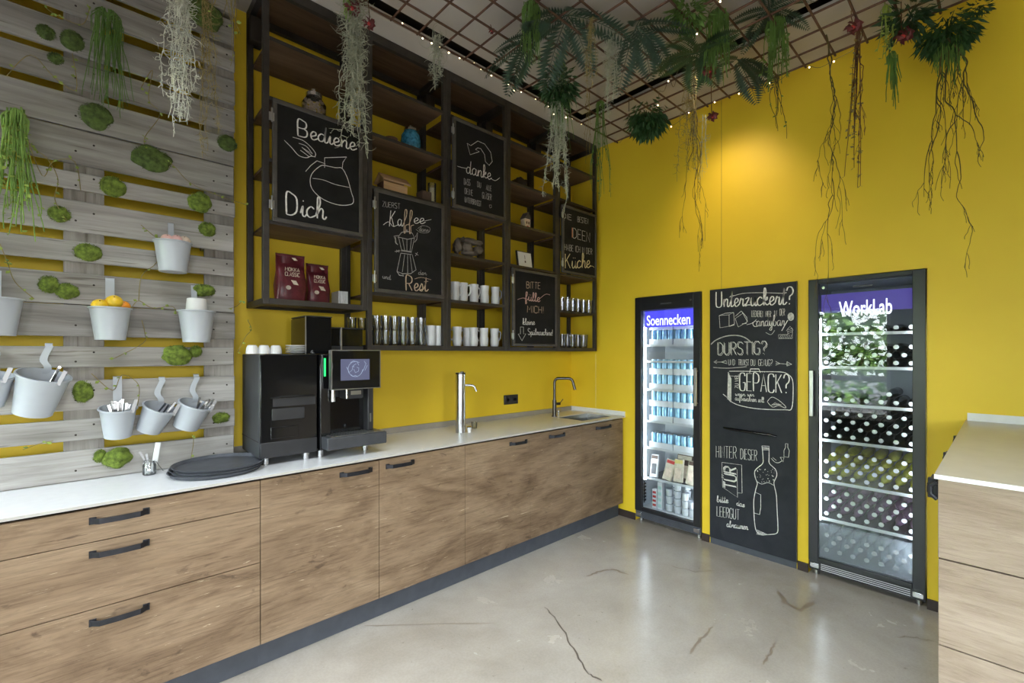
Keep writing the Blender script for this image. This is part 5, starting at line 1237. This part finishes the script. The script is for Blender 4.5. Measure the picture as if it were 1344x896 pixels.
for s in ([(944, 414), (957, 413), (957, 428), (945, 430), (944, 414)], [(944, 414), (952, 411), (963, 410), (957, 413)], [(963, 410), (964, 425), (957, 428)], [(965, 418), (975, 411), (981, 422), (969, 429), (965, 418)], [(965, 415), (973, 408), (975, 411)], [(973, 408), (980, 416), (981, 422)]): draw(D, pl, s, .0042)
draw(D, pl, [(957, 428), (964, 426)], .009); draw(D, pl, [(974, 425), (980, 424)], .008)
for k in range(4): draw(D, pl, [(1038+.8*math.cos(a)*(1.3*k+1), 415.5+1.1*math.sin(a)*(1.2*k+1)) for a in [j*.7 for j in range(10)]], .005)
draw(D, pl, [(1034, 420), (1026, 434)], .009)
ar = [(1022, 439), (1034, 439), (1034, 434), (1032, 434), (1037, 428), (1041, 433), (1040, 434), (1040, 444), (1022, 444)]
draw(D, pl, ar, .003, close=True)
for k in range(7): draw(D, pl, [(1023+k*2.4, 444), (1026+k*2.2, 439)], .0028)
for k in range(3): draw(D, pl, [(1034, 438-k*2.5), (1040, 435-k*2.2)], .0028)
# thirsty
draw(Q, pl, [(933, 452), (940, 446), (953, 441), (967, 440), (978, 443), (987, 450)], .010, True)
draw(Q, pl, [(936, 482), (953, 483), (970, 482), (980, 481)], .007, True)
letters(T, pl, 'DURSTIG?', (942, 465), (1006, 464), 449.5, .0048); letters(T, pl, 'DURSTIG?', (943.2, 466.3), (1007.2, 465.3), 450.5, .0032)
for tx, p, q in (('UND', (956, 479), (964.5, 479)), ('TRINKST', (969, 479.2), (983, 479.5)), ('DU', (985.5, 479.5), (991, 479.6)), ('GENUG?', (995.5, 479.7), (1014, 480))): letters(T, pl, tx, p, q, 471.5, .0031)
draw(D, pl, [(938, 475), (947, 475)], .004); draw(D, pl, [(941, 472.5), (937, 475), (941, 477)], .004); draw(D, pl, [(947, 475), (953, 473), (954, 477), (947, 475)], .005)
draw(D, pl, [(1018, 476.5), (1036, 478)], .004); draw(D, pl, [(1018, 474), (1024, 477), (1018, 479)], .005); draw(D, pl, [(1033, 474.5), (1039, 478), (1033, 480), (1033, 474.5)], .006)
# suitcase
draw(D, pl, [(957, 487), (975, 487), (1000, 487.5), (1025, 488), (1034, 491), (1040, 498), (1041, 515), (1039, 536), (1030, 537.5), (1005, 537), (985, 535), (968, 531), (958, 526)], .006, True)
for k in range(5): draw(D, pl, [(956+k*.9, 488+k*2), (955+k*1.1, 524+k*.6)], .007)
draw(D, pl, [(949, 517), (954, 521), (959, 527)], .009); draw(D, pl, [(951, 519), (958, 524)], .007)
draw(D, pl, [(984, 489), (985, 484), (996, 484), (998, 489)], .008); draw(D, pl, [(957, 493), (971, 494)], .004)
letters(T, pl, 'ZU', (969, 509), (969.2, 502), 509, .001) if 0 else None
def vert(mb, tx, px, y0, y1, wpx, w):
    """letters written upwards (turned a quarter to the left)"""
    a, b = pl.p2(px, y0), pl.p2(px, y1); h = pl.p2(px+wpx, y0)[0]-a[0]; tot = 0; it = []
    for ch in tx:
        if ch == ' ': tot += .4; continue
        g = glyph(ch); wd = max(x for s in g for x, q in s); it.append((g, tot)); tot += wd+.16
    L = (b[1]-a[1])/(tot-.16)
    for g, xo in it:
        for s in g: ribbon(mb, pl, [(a[0]+h-q*h, a[1]+(xo+x)*L) for x, q in s], w)
vert(T, 'ZU VIEL', 964.5, 509, 491, 4.8, .004)
letters(B, pl, 'GEPÄCK?', (971, 512), (1036, 516), 489.5, .0075, .7)
letters(T, pl, 'wenn wir', (965, 519), (990, 520), 514, .0036); letters(T, pl, 'aufbewahren soll', (965, 525), (1003, 528), 518.5, .0036)
draw(D, pl, [(1007, 527), (1013, 521), (1022, 525), (1031, 533), (1030, 535), (1022, 532), (1014, 534), (1007, 527)], .0042, True)
for k in range(5): draw(D, pl, [(1012+k*2.2, 532-k*.3), (1018+k*2.0, 528+k*.8)], .0042)
# door text
letters(T, pl, 'HINTER', (940, 600), (966.5, 601.5), 585, .0042); letters(T, pl, 'DIESER', (972, 602), (993.5, 604.5), 588.5, .0042)
draw(D, pl, [(947.5, 606.5), (973.5, 610), (974, 647), (967.5, 646.5)], .004); draw(D, pl, [(947.5, 606.5), (948.5, 639), (968, 652.5), (967.5, 616)], .0035)
vert(B, 'TÜR', 950, 639, 611, 16, .011); vert(B, 'TÜR', 951.5, 640, 612, 15, .008)
letters(T, pl, 'bitte', (941, 658.5), (956, 660), 650.5, .0048, .4); letters(T, pl, 'das', (967, 663), (977.5, 665.5), 656, .0048, .4)
letters(T, pl, 'LEERGUT', (941, 677), (970.5, 682), 664, .0045)
letters(T, pl, 'abräumen'.replace('ä', 'a'), (954, 691), (982, 695), 683, .0048, .4)
# big bottle, small bottle, arrow
bo = [(1000.5, 586), (1001.5, 600), (1001, 608), (994, 614), (990.5, 619), (991.5, 627), (994, 634), (992, 642), (989.5, 655), (989.5, 670), (990.5, 686), (993, 697), (1000, 701), (1012, 701), (1020, 699), (1021, 690), (1020, 670), (1019, 650), (1016.5, 638), (1016, 632), (1019.5, 624), (1018, 616), (1010, 608), (1009.5, 600), (1009.5, 587)]
draw(D, pl, bo, .0062, True)
draw(D, pl, [(1000, 585), (1009.5, 585.5), (1009.5, 590), (1000.5, 590), (1000, 585)], .006); draw(D, pl, [(1000.5, 587.5), (1009, 588)], .012)
draw(D, pl, [(994, 632), (1000, 635), (1008, 633), (1016, 637)], .004, True); draw(D, pl, [(992, 646), (998.5, 649), (998.5, 666), (997, 675), (990, 673)], .0045)
for k in range(5): draw(D, pl, [(993, 695+k*1.4), (1008-k*1.5, 701.5+k*.2)], .005)
rd = random.Random(4)
for k in range(34):
    x, y = rd.uniform(993, 1017), rd.uniform(614, 633); a, b = pl.p2(x, y); r_ = rd.uniform(.0015, .0035)
    D.add([pl.p3(a+r_*math.cos(t_), b+r_*math.sin(t_), .0009) for t_ in [j*6.283/6 for j in range(6)]], [tuple(range(6))])
draw(D, pl, [(1031, 582), (1034, 582), (1034, 587), (1036, 591), (1035, 600), (1029, 599), (1029, 591), (1031, 587), (1031, 582)], .004)
draw(D, pl, [(1012, 601), (1017, 606), (1022, 607), (1027, 604)], .0042, True); draw(D, pl, [(1024, 600), (1029, 600), (1028, 606), (1024, 600)], .004); draw(D, pl, [(1014, 600), (1019, 604)], .004)
part('lettering', T, M['chalk'], o, smooth=False); part('brush_lettering', B, M['chalk'], o, smooth=False); part('chalk_drawing', D, M['chalk'], o, smooth=False); part('wiped_chalk_arc', Q, M['chalk_dim'], o, smooth=False)
# ------------------------------------------------------------------ rusty mesh under the ceiling
GZ = 3.40
g = thing('ceiling_mesh', 'rusty square reinforcing mesh hung below the grey ceiling, plants tied to it', 'mesh', (1.9, 1.2, GZ))
GX0, GX1, GY0, GY1 = -.45, 3.478, -.35, 2.385
k = 0
xs_ = [1.604+.172*i for i in range(-11, 11)]+[3.466]; ys_ = [2.359-.163*i for i in range(0, 17)]
for x in xs_:
    part('rod', MB().cyl((x, GY0, GZ+.008), (x, GY1, GZ+.008), .0065, n=6), M['rust'], g)
for y in ys_:
    if y > GY0: part('rod', MB().cyl((GX0, y, GZ-.004), (GX1, y, GZ-.004), .0065, n=6), M['rust'], g)
for x, y in ((.2, .2), (3.1, .3), (3.1, 2.0), (.2, 2.0), (1.6, 1.0)): part('hanger', MB().cyl((x, y, GZ), (x, y, CEIL), .003, n=6), M['steel_dark'], g)
# fairy lights along the edge of the mesh
def fairy(name, P, lab, every, sag=.02):
    P = smooth_path(P, 6); o = thing(name, lab, 'fairy lights', P[0])
    part('wire', MB().tube(P, .0018, 4), M['wire'], o)
    acc = 0; mb0 = None
    for i in range(1, len(P)):
        acc += (P[i]-P[i-1]).length
        if acc > every*R.uniform(.5, 1.7):
            acc = 0; c = P[i]+Vector((0, 0, -.008))
            if mb0 is None: b = part('bulb', MB().ball((0, 0, 0), .0046, n=8, m=6), M['bulb']); b.parent = o; b.location = c-P[0]; mb0 = b
            else: piece(mb0, c-P[0], o)
def along(x0, x1, y0, y1, n, z, j=.025):
    return [Vector((x0+(x1-x0)*i/n+R.uniform(-j, j)*.4, y0+(y1-y0)*i/n+R.uniform(-j, j)*.4, z-abs(R.gauss(0, j)))) for i in range(n+1)]
fairy('string_lights', along(.75, 3.1, 2.44, 2.44, 26, 3.475), 'fairy light string running along the shelf top edge', .085)
fairy('string_lights', along(3.42, 3.44, 2.3, .4, 24, 3.40), 'fairy light string along the mesh edge at the yellow wall', .22)
fairy('string_lights', along(2.0, 3.2, .6, 1.9, 20, 3.36, .05), 'fairy light string winding between the hanging ferns', .4)

# ------------------------------------------------------------------ hanging plants
def rnd(a, b): return R.uniform(a, b)
def strand(p, L, steps, wob, r0, r1=None, drift=(0, 0), n=3, curl=0.0):
    P = [Vector(p)]; v = Vector((rnd(-1, 1)*wob, rnd(-1, 1)*wob, -1)); ph = rnd(0, 6.28)
    for i in range(steps):
        v += Vector((rnd(-1, 1), rnd(-1, 1), 0))*wob; v.x *= .82; v.y *= .82; v.z = -1
        c = Vector((math.cos(ph+i*1.5), math.sin(ph+i*1.5), rnd(-.4, .4)))*curl if curl else Vector()
        P.append(P[-1]+(v+Vector((drift[0], drift[1], 0))+c)*(L/steps))
    rs = [r0+((r1 if r1 is not None else r0*.4)-r0)*i/steps for i in range(steps+1)]
    return P, rs
def beard(top, L, rad, n, m, lab, r=.0017, curl=.9, kind='beard_moss'):
    """clumps of short curled strands strung along a few thin carriers"""
    mb = MB(); top = Vector(top); car = []
    for i in range(max(4, n//40)):
        a = rnd(0, 6.28); q = rad*.35*R.random()
        P, rs = strand(top+Vector((math.cos(a)*q, math.sin(a)*q, 0)), L*(1 if i == 0 else rnd(.6, .97)), 26, .10, r*1.2, r*.8, curl=.18); mb.tube(P, rs, 3, caps=False); car.append(P)
    for i in range(n):
        P = R.choice(car); f = R.random(); p = P[min(25, int(f*26))]; k_ = (1-.55*f)
        d = Vector((rnd(-1, 1), rnd(-1, 1), rnd(-1.5, .5))).normalized(); l = rad*rnd(.7, 1.5)*k_; Q = [p]; ax = Vector((rnd(-1, 1), rnd(-1, 1), rnd(-1, 1))).normalized(); tw = rnd(.3, .75)*curl
        for j in range(7):
            d = (Matrix.Rotation(tw, 3, ax) @ d); d = (d+Vector((0, 0, -.10))).normalized(); Q.append(Q[-1]+d*l/7)
        mb.tube(Q, [r*(1-.7*j/7) for j in range(8)], 3, caps=False)
        if i % 3 == 0:
            d2 = Vector((rnd(-1, 1), rnd(-1, 1), rnd(-1, .3))).normalized(); b = Q[4]; mb.tube([b, b+d2*l*.2, b+d2*l*.3+Vector((0, 0, -l*.15))], [r*.7, r*.6, r*.3], 3, caps=False)
    o = thing(kind, lab, 'hanging plant', top, 'hanging plants'); part('strands', mb, m, o, kind='stuff'); return o
def trailing(top, L, rad, n, m, lab, r=.0028, leaf=None, lm=None, spread=.25, kind='trailing_plant', wob=.10):
    mb = MB(); lf = MB(); top = Vector(top)
    for i in range(n):
        a = rnd(0, 6.28); q = rad*math.sqrt(R.random()); l = L*rnd(.45, 1)
        p = top+Vector((math.cos(a)*q, math.sin(a)*q, rnd(-.04, .03)))
        P, rs = strand(p, l, 14, wob, r, r*.55, (math.cos(a)*spread*.2, math.sin(a)*spread*.2)); mb.tube(P, rs, 4, caps=False)
        if leaf:
            for k_ in range(leaf):
                b = P[R.randrange(1, len(P))]; s = rnd(.012, .024); lf.leaf(b, (rnd(-1, 1), rnd(-1, 1), rnd(-.8, .3)), (rnd(-1, 1), rnd(-1, 1), 1), s, s*.7)
    for i in range(n):                     # tufted head
        d = Vector((rnd(-1, 1), rnd(-1, 1), rnd(-.2, 1))).normalized(); p = top
        mb.tube([p, p+d*rad*.8, p+d*rad*1.2-Vector((0, 0, rad*.6)), p+d*rad*1.15-Vector((0, 0, rad*2))], [r, r, r*.8, r*.5], 4, caps=False)
    o = thing(kind, lab, 'hanging plant', top, 'hanging plants'); part('stems', mb, m, o, kind='stuff')
    if leaf: part('leaves', lf, lm or m, o, kind='stuff')
    return o
def frond(base, d, L, w, n, droop=.6):
    mb = MB(); d = Vector(d).normalized(); P = []; p = Vector(base); v = d.copy()
    for i in range(n+1):
        P.append(p.copy()); p = p+v*(L/n); v = (v+Vector((0, 0, -droop/n*1.4))).normalized()
    mb.tube(P, [.0035*(1-.7*i/n) for i in range(n+1)], 4, caps=False)
    for i in range(1, n):
        t = (P[i+1]-P[i-1]).normalized(); s = t.cross(Vector((0, 0, 1)))
        if s.length < .05: s = Vector((1, 0, 0))
        s.normalize(); up = s.cross(t)
        l = w*math.sin(math.pi*(.12+.86*i/n))**.8
        for sg in (-1, 1): mb.leaf(P[i], s*sg+t*.45-up*.12, up, l, l*.17+.004, -.08)
    return mb
def fern(c, n, L, w, m, lab, seg=20, droop=.7, up=.1, dirs=None, kind='fern'):
    o = thing(kind, lab, 'hanging plant', c, 'hanging plants')
    for i in range(n):
        a = 2*math.pi*i/n+rnd(-.3, .3); d = dirs[i] if dirs else (math.cos(a), math.sin(a), rnd(-.3, .4)+up)
        part('frond', frond(c, d, L*rnd(.75, 1.1), w*rnd(.8, 1.1), seg, droop*rnd(.6, 1.2)), m, o, smooth=False)
    return o
def bushy(c, rad, n, m, lab, hang=.5, big=.05, kind='bushy_plant'):
    mb = MB(); c = Vector(c)
    for i in range(n):
        d = Vector((R.gauss(0, 1), R.gauss(0, 1), R.gauss(-hang*.6, .8))).normalized(); p = c+d*rad*rnd(.35, .95)
        mb.leaf(p, d+Vector((0, 0, -hang)), (rnd(-1, 1), rnd(-1, 1), 1), big*rnd(.6, 1.2), big*rnd(.16, .3), -.15)
    for i in range(n//12):
        d = Vector((R.gauss(0, 1), R.gauss(0, 1), R.gauss(-.2, .7))).normalized(); mb.tube([c, c+d*rad*.5, c+d*rad*.9-Vector((0, 0, rad*.15))], [.003, .002, .001], 4, caps=False)
    o = thing(kind, lab, 'hanging plant', c, 'hanging plants'); part('leaves', mb, m, o, smooth=False, kind='stuff'); return o
def willow(top, L, n, m, lab, r=.0045, side=.5, kind='willow_twig'):
    mb = MB(); top = Vector(top)
    def grow(p, d, l, r, depth):
        P = [p]; steps = max(6, int(l/.028)); v = Vector(d)
        for i in range(steps):
            if R.random() < .5: v += Vector((rnd(-1, 1), rnd(-1, 1), rnd(-.3, .3)))*.8
            v = (v+Vector((-v.x*.25, -v.y*.25, -.34))).normalized(); P.append(P[-1]+v*(l/steps))
        P = smooth_path(P, 2); k_ = len(P); mb.tube(P, [max(.0011, r*(1-.75*i/k_)) for i in range(k_)], 5, caps=False)
        if depth < 3:
            for j in range(3 if depth == 0 else 2):
                b = R.randrange(k_//5, k_-1); s = Vector((rnd(-1, 1), rnd(-1, 1), rnd(-.9, .1)))*side+Vector((0, 0, -.5))
                grow(P[b], s.normalized(), l*rnd(.3, .55), r*.6, depth+1)
    for i in range(n): grow(top+Vector((rnd(-.03, .03), rnd(-.03, .03), 0)), (rnd(-.25, .25), rnd(-.25, .25), -1), L*rnd(.6, 1), r, 0)
    o = thing(kind, lab, 'hanging plant', top, 'hanging plants'); part('twigs', mb, m, o, kind='stuff'); return o
def flower(c, rad, lab, n=14):
    o = thing('red_flower', lab, 'flower', c, 'dusky red flowers'); c = Vector(c)
    for i in range(n):
        a = i*2.4; e = -.9+1.5*i/n; d = Vector((math.cos(a)*math.cos(e), math.sin(a)*math.cos(e), math.sin(e)))
        part('petal', MB().leaf(c+d*rad*.12, d, (-d.y, d.x, .6), rad, rad*.8, .22), M['petal'], o, smooth=False)
    part('flower_heart', MB().ball(c-Vector((0, 0, rad*.1)), rad*.28, n=10, m=6), M['redprint'], o)
    part('stem', MB().tube([c, c+Vector((.01, .01, rad*1.2)), Vector((c.x, c.y+.01, max(GZ, c.z+rad*2)))], .0025, 5), M['twigred'], o)
def up_to(px, t, z=GZ):
    """point at the height of the mesh straight above what is seen at column px, depth t"""
    r = ray(px, 0); return Vector((r[0]*t, r[1]*t, z))
def zy(y, t): return EYE+(HY-y)/F*t
def hang(f, px, y0, y1, t, *a, **k):
    r = ray(px, 0); z0 = min(zy(y0, t), GZ); z0 = GZ if GZ-z0 < .22 and px > 330 else z0; return f(Vector((r[0]*t, r[1]*t, z0)), z0-zy(y1, t), *a, **k)

hang(beard, 240, -70, 182, 1.93, .066, 700, M['beard'], 'silver white beard moss hanging in front of the pallets', r=.0019, curl=1.2)
hang(beard, 268, -40, 205, 2.05, .06, 300, M['straw'], 'olive wisps hanging just right of the silver beard moss', r=.0013, curl=.6, kind='straw_moss')
hang(trailing, 141, 22, 138, 2.05, .048, 46, M['rhip'], 'thin green stems hanging from a tuft high on the pallets', r=.0022)
hang(trailing, 20, 150, 305, 1.83, .032, 34, M['rhipb'], 'bright green trailing plant at the left photo edge', r=.0032, leaf=8, lm=M['leafy'])
hang(trailing, 300, -30, 75, 2.1, .04, 10, M['straw'], 'few curling thin vines at the top right corner of the pallets', r=.0018, wob=.3, leaf=3, lm=M['leafy'], kind='curling_vine')
hang(beard, 466, 5, 205, 2.46, .095, 900, M['beard2'], 'grey green beard moss hanging before the Bediene board', r=.0024)
hang(trailing, 457, -20, 28, 2.44, .02, 14, M['rhipb'], 'short bright green shoots above the beard moss by the Bediene board', r=.0045)
hang(beard, 572, 15, 112, 2.72,   .09, 160, M['beard2'], 'pale wispy moss draped over the shelf top edge', r=.0020, curl=1.1)
fern(at(700, 50, 2.55), 5, .34, .09, M['fernl'], 'blue green fern left of the thick hanging stems, upper middle', dirs=[(-.7, .3, -.1), (-.5, -.6, 0), (-.8, .8, -.3), (.2, .9, -.2), (-.2, .4, -.6)])
fern(at(745, 20, 2.6), 6, .42, .11, M['fernl'], 'large blue green palm fern under the mesh, centre top', dirs=[(-.9, .5, -.05), (-.6, .9, -.2), (.7, -.5, 0), (.9, .2, -.1), (-.3, -.8, -.2), (.3, .9, -.5)])
hang(trailing, 697, -60, 80, 2.5, .042, 60, M['rhip'], 'thick bunch of green stems hanging at the centre top', r=.0034)
bushy(at(733, 112, 2.95), .115, 330, M['bush'], 'glossy dark green leafy clump above the whitish moss strand', .7, .075)
hang(beard, 733, 128, 278, 3.0, .07, 900, M['beard2'], 'long whitish moss strand hanging before the fourth shelf unit', r=.0024)
hang(trailing, 734, 120, 190, 2.98, .03, 26, M['rhip'], 'green stems mixed into the top of the whitish moss strand', r=.003)
hang(beard, 776, -40, 140, 2.58, .035, 220, M['straw'], 'golden straw coloured lichen strand at the centre top', r=.0016, kind='straw_moss')
hang(beard, 803, -10, 150, 2.68, .075, 330, M['beard2'], 'broad grey moss curtain right of the golden strand', r=.0016, curl=1.0)
hang(trailing, 788, 130, 262, 3.45, .028, 18, M['rhip'], 'slim green strand beside the right end of the shelf', r=.003, leaf=4, lm=M['rhip'])
hang(beard, 772, 120, 220, 3.3, .02, 24, M['straw'], 'thin straw strand just left of the slim green strand', r=.0014, kind='straw_moss')
bushy(at(850, 152, 3.1), .13, 520, M['bush'], 'round dark fern clump hanging before the yellow wall corner', 1.2, .075)
fern(at(835, 35, 2.6), 5, .36, .10, M['fernl'], 'blue green fern right of the grey moss curtain', dirs=[(.8, .2, 0), (.3, -.9, -.1), (-.6, -.6, -.2), (.6, .8, -.3), (.9, -.4, -.4)])
bushy(at(903, 14, 2.55), .10, 150, M['rhip'], 'light green leafy clump at the top edge right of centre', .5, .085)
fern(at(915, 70, 2.62), 8, .30, .085, M['fern'], 'dense dark fern cluster above the long root strand')
hang(trailing, 942, -60, 110, 2.56, .05, 60, M['rhip'], 'thick drooping bunch of green stems right of the fern cluster', r=.003)
fern(at(968, 78, 2.85), 5, .30, .09, M['fernl'], 'blue green frond spray reaching over the yellow wall', dirs=[(.8, -.5, -.1), (.5, -.8, -.3), (.9, -.1, -.4), (.2, -.6, -.6), (-.6, .4, 0)])
hang(beard, 905, 110, 240, 3.05, .065, 260, M['straw'], 'dull olive moss around the top of the long root strand', r=.0015, kind='straw_moss')
hang(willow, 905, 85, 312, 3.1, 3, M['twig'], 'long tangled root strand hanging left of the wall spotlight', r=.0036, side=.3)
hang(beard, 925, 150, 235, 3.05, .05, 40, M['beard2'], 'faint pale moss wisp right of the long root strand', r=.0012)
hang(trailing, 1018, -30, 110, 2.62, .045, 44, M['rhip'], 'leafy green tail hanging right of the frond spray', r=.0028, leaf=5, lm=M['rhip'])
hang(trailing, 1020, 100, 188, 2.62, .014, 6, M['twig'], 'thin end of the leafy green tail, bare twigs', r=.0022, wob=.25, leaf=2, lm=M['rhip'])
fern(at(1010, 12, 2.6), 6, .26, .07, M['fernl'], 'fine feathery fern at the top edge over the leafy tail')
hang(willow, 1085, 62, 300, 2.72, 2, M['twig'], 'twisted willow twig hanging under the mesh edge right of the spotlight', r=.0038, side=.32)
hang(willow, 1128, 40, 225, 2.6, 1, M['twigred'], 'red brown twiggy strand between two willow twigs', r=.0035, side=.18)
hang(trailing, 1128, 50, 250, 2.62, .010, 9, M['twigred'], 'knobbly red brown vine along the twiggy strand', r=.0026, leaf=18, lm=M['straw'], wob=.03)
hang(trailing, 1172, 72, 138, 2.55, .024, 22, M['rhip'], 'short green tassel below the red flower, upper right', r=.0032)
hang(trailing, 1163, 20, 80, 2.5, .02, 14, M['leafy'], 'yellowish speckled vine above the short green tassel', r=.0026, leaf=6, lm=M['leafy'])
bushy(at(1195, 18, 2.45), .085, 120, M['fern'], 'broad dark leaves at the top edge above the red flower', .4, .10)
bushy(at(1245, 40, 2.42), .115, 520, M['bush'], 'large dark needle bush at the upper right', 1.1, .075)
hang(willow, 1240, 55, 272, 2.4, 4, M['twig'], 'wild tangle of roots hanging below the needle bush', r=.0042, side=.42)
hang(willow, 1258, 60, 160, 2.4, 2, M['twig'], 'side roots right of the root tangle at the upper right', r=.0032, side=.5)
hang(trailing, 1245, 60, 110, 2.4, .05, 30, M['rhip'], 'grey green stems under the needle bush', r=.0026)
bushy(at(1285, 8, 2.4), .05, 60, M['fern'], 'small leafy sprig at the very top right', .2, .05)
for px, py, t, r_, lab in ((1186, 46, 2.45, .046, 'red flower below the broad dark leaves, upper right'), (1120, 34, 2.58, .046, 'red flower above the red brown twiggy strand'), (935, 152, 2.9, .036, 'small red flower hanging alone before the yellow wall'), (931, 92, 2.7, .045, 'dark red flower tucked into the fern cluster'),
                           (462, 10, 2.43, .045, 'red flower above the beard moss at the Bediene board'), (484, 30, 2.45, .035, 'pinkish red flower on the shelf top edge by the beard moss'), (728, 168, 3.05, .035, 'dark red flower at the corner of the shelf top'), (645, 40, 2.7, .02, 'tiny dark red bud under the mesh, centre')):
    flower(at(px, py, t), r_, lab)
# fine creeping vines with pale leaves over the pallets
def creeper(pts, lab, leaves=10):
    P = smooth_path([onY(x, y, 2.818) for x, y in pts], 5); mb = MB().tube(P, .0014, 4, caps=False); lf = MB()
    for i in range(leaves):
        b = P[R.randrange(len(P))]; s = rnd(.010, .02); lf.leaf(b+Vector((0, -.003, 0)), (rnd(-1, 1), -rnd(.1, .6), rnd(-1, .4)), (rnd(-1, 1), -1, rnd(-1, 1)), s, s*.75)
    o = thing('creeper', lab, 'vine', P[0], 'fine creepers on the pallets'); part('stem', mb, M['straw'], o); part('leaves', lf, M['leafy'], o, smooth=False, kind='stuff')
creeper([(8, 100), (40, 72), (70, 100), (100, 118), (95, 70)], 'fine creeper with pale leaves at the upper left of the pallets')
creeper([(60, 10), (75, 20), (108, 32), (118, 8)], 'short creeper at the very top left of the pallets')
creeper([(15, 150), (40, 190), (62, 208), (76, 235), (72, 262), (88, 290)], 'creeper running down beside the bright green trailing plant', 16)
creeper([(30, 165), (55, 230), (70, 212), (98, 212), (106, 250)], 'creeper crossing the gap beside the bright green plant', 10)
creeper([(185, 115), (200, 92), (195, 130), (210, 150), (190, 180), (192, 196)], 'creeper above the broad olive moss cushion', 14)
creeper([(192, 196), (225, 215), (250, 240), (290, 258), (322, 268)], 'creeper from the olive moss cushion to the shelf', 12)
creeper([(185, 295), (200, 308), (215, 320), (205, 345), (186, 362), (182, 395)], 'creeper hanging down left of the topmost bucket', 9)
creeper([(0, 320), (10, 345), (20, 370), (45, 392)], 'dark creeper above the left cut off bucket', 10)
creeper([(165, 420), (180, 395), (200, 404), (226, 402), (232, 412)], 'creeper between the fruit bucket and the tub bucket', 10)
creeper([(150, 470), (188, 450), (190, 436), (186, 420)], 'thin creeper below the fruit bucket', 5)
creeper([(120, 490), (148, 512), (160, 492), (182, 505), (180, 535)], 'creeper around the hook of the upright cutlery bucket', 9)
creeper([(30, 590), (52, 582), (70, 578)], 'tiny creeper in the lowest left gap of the pallets', 4)
creeper([(250, 605), (254, 580), (252, 570)], 'tiny hanging twig above the trays', 3)
creeper([(312, 462), (322, 442), (330, 432), (325, 420)], 'twig with pale buds between pallets and shelf', 6)
creeper([(300, 405), (310, 402), (318, 395)], 'tiny sprig at the right pallet edge by the shelf', 3)
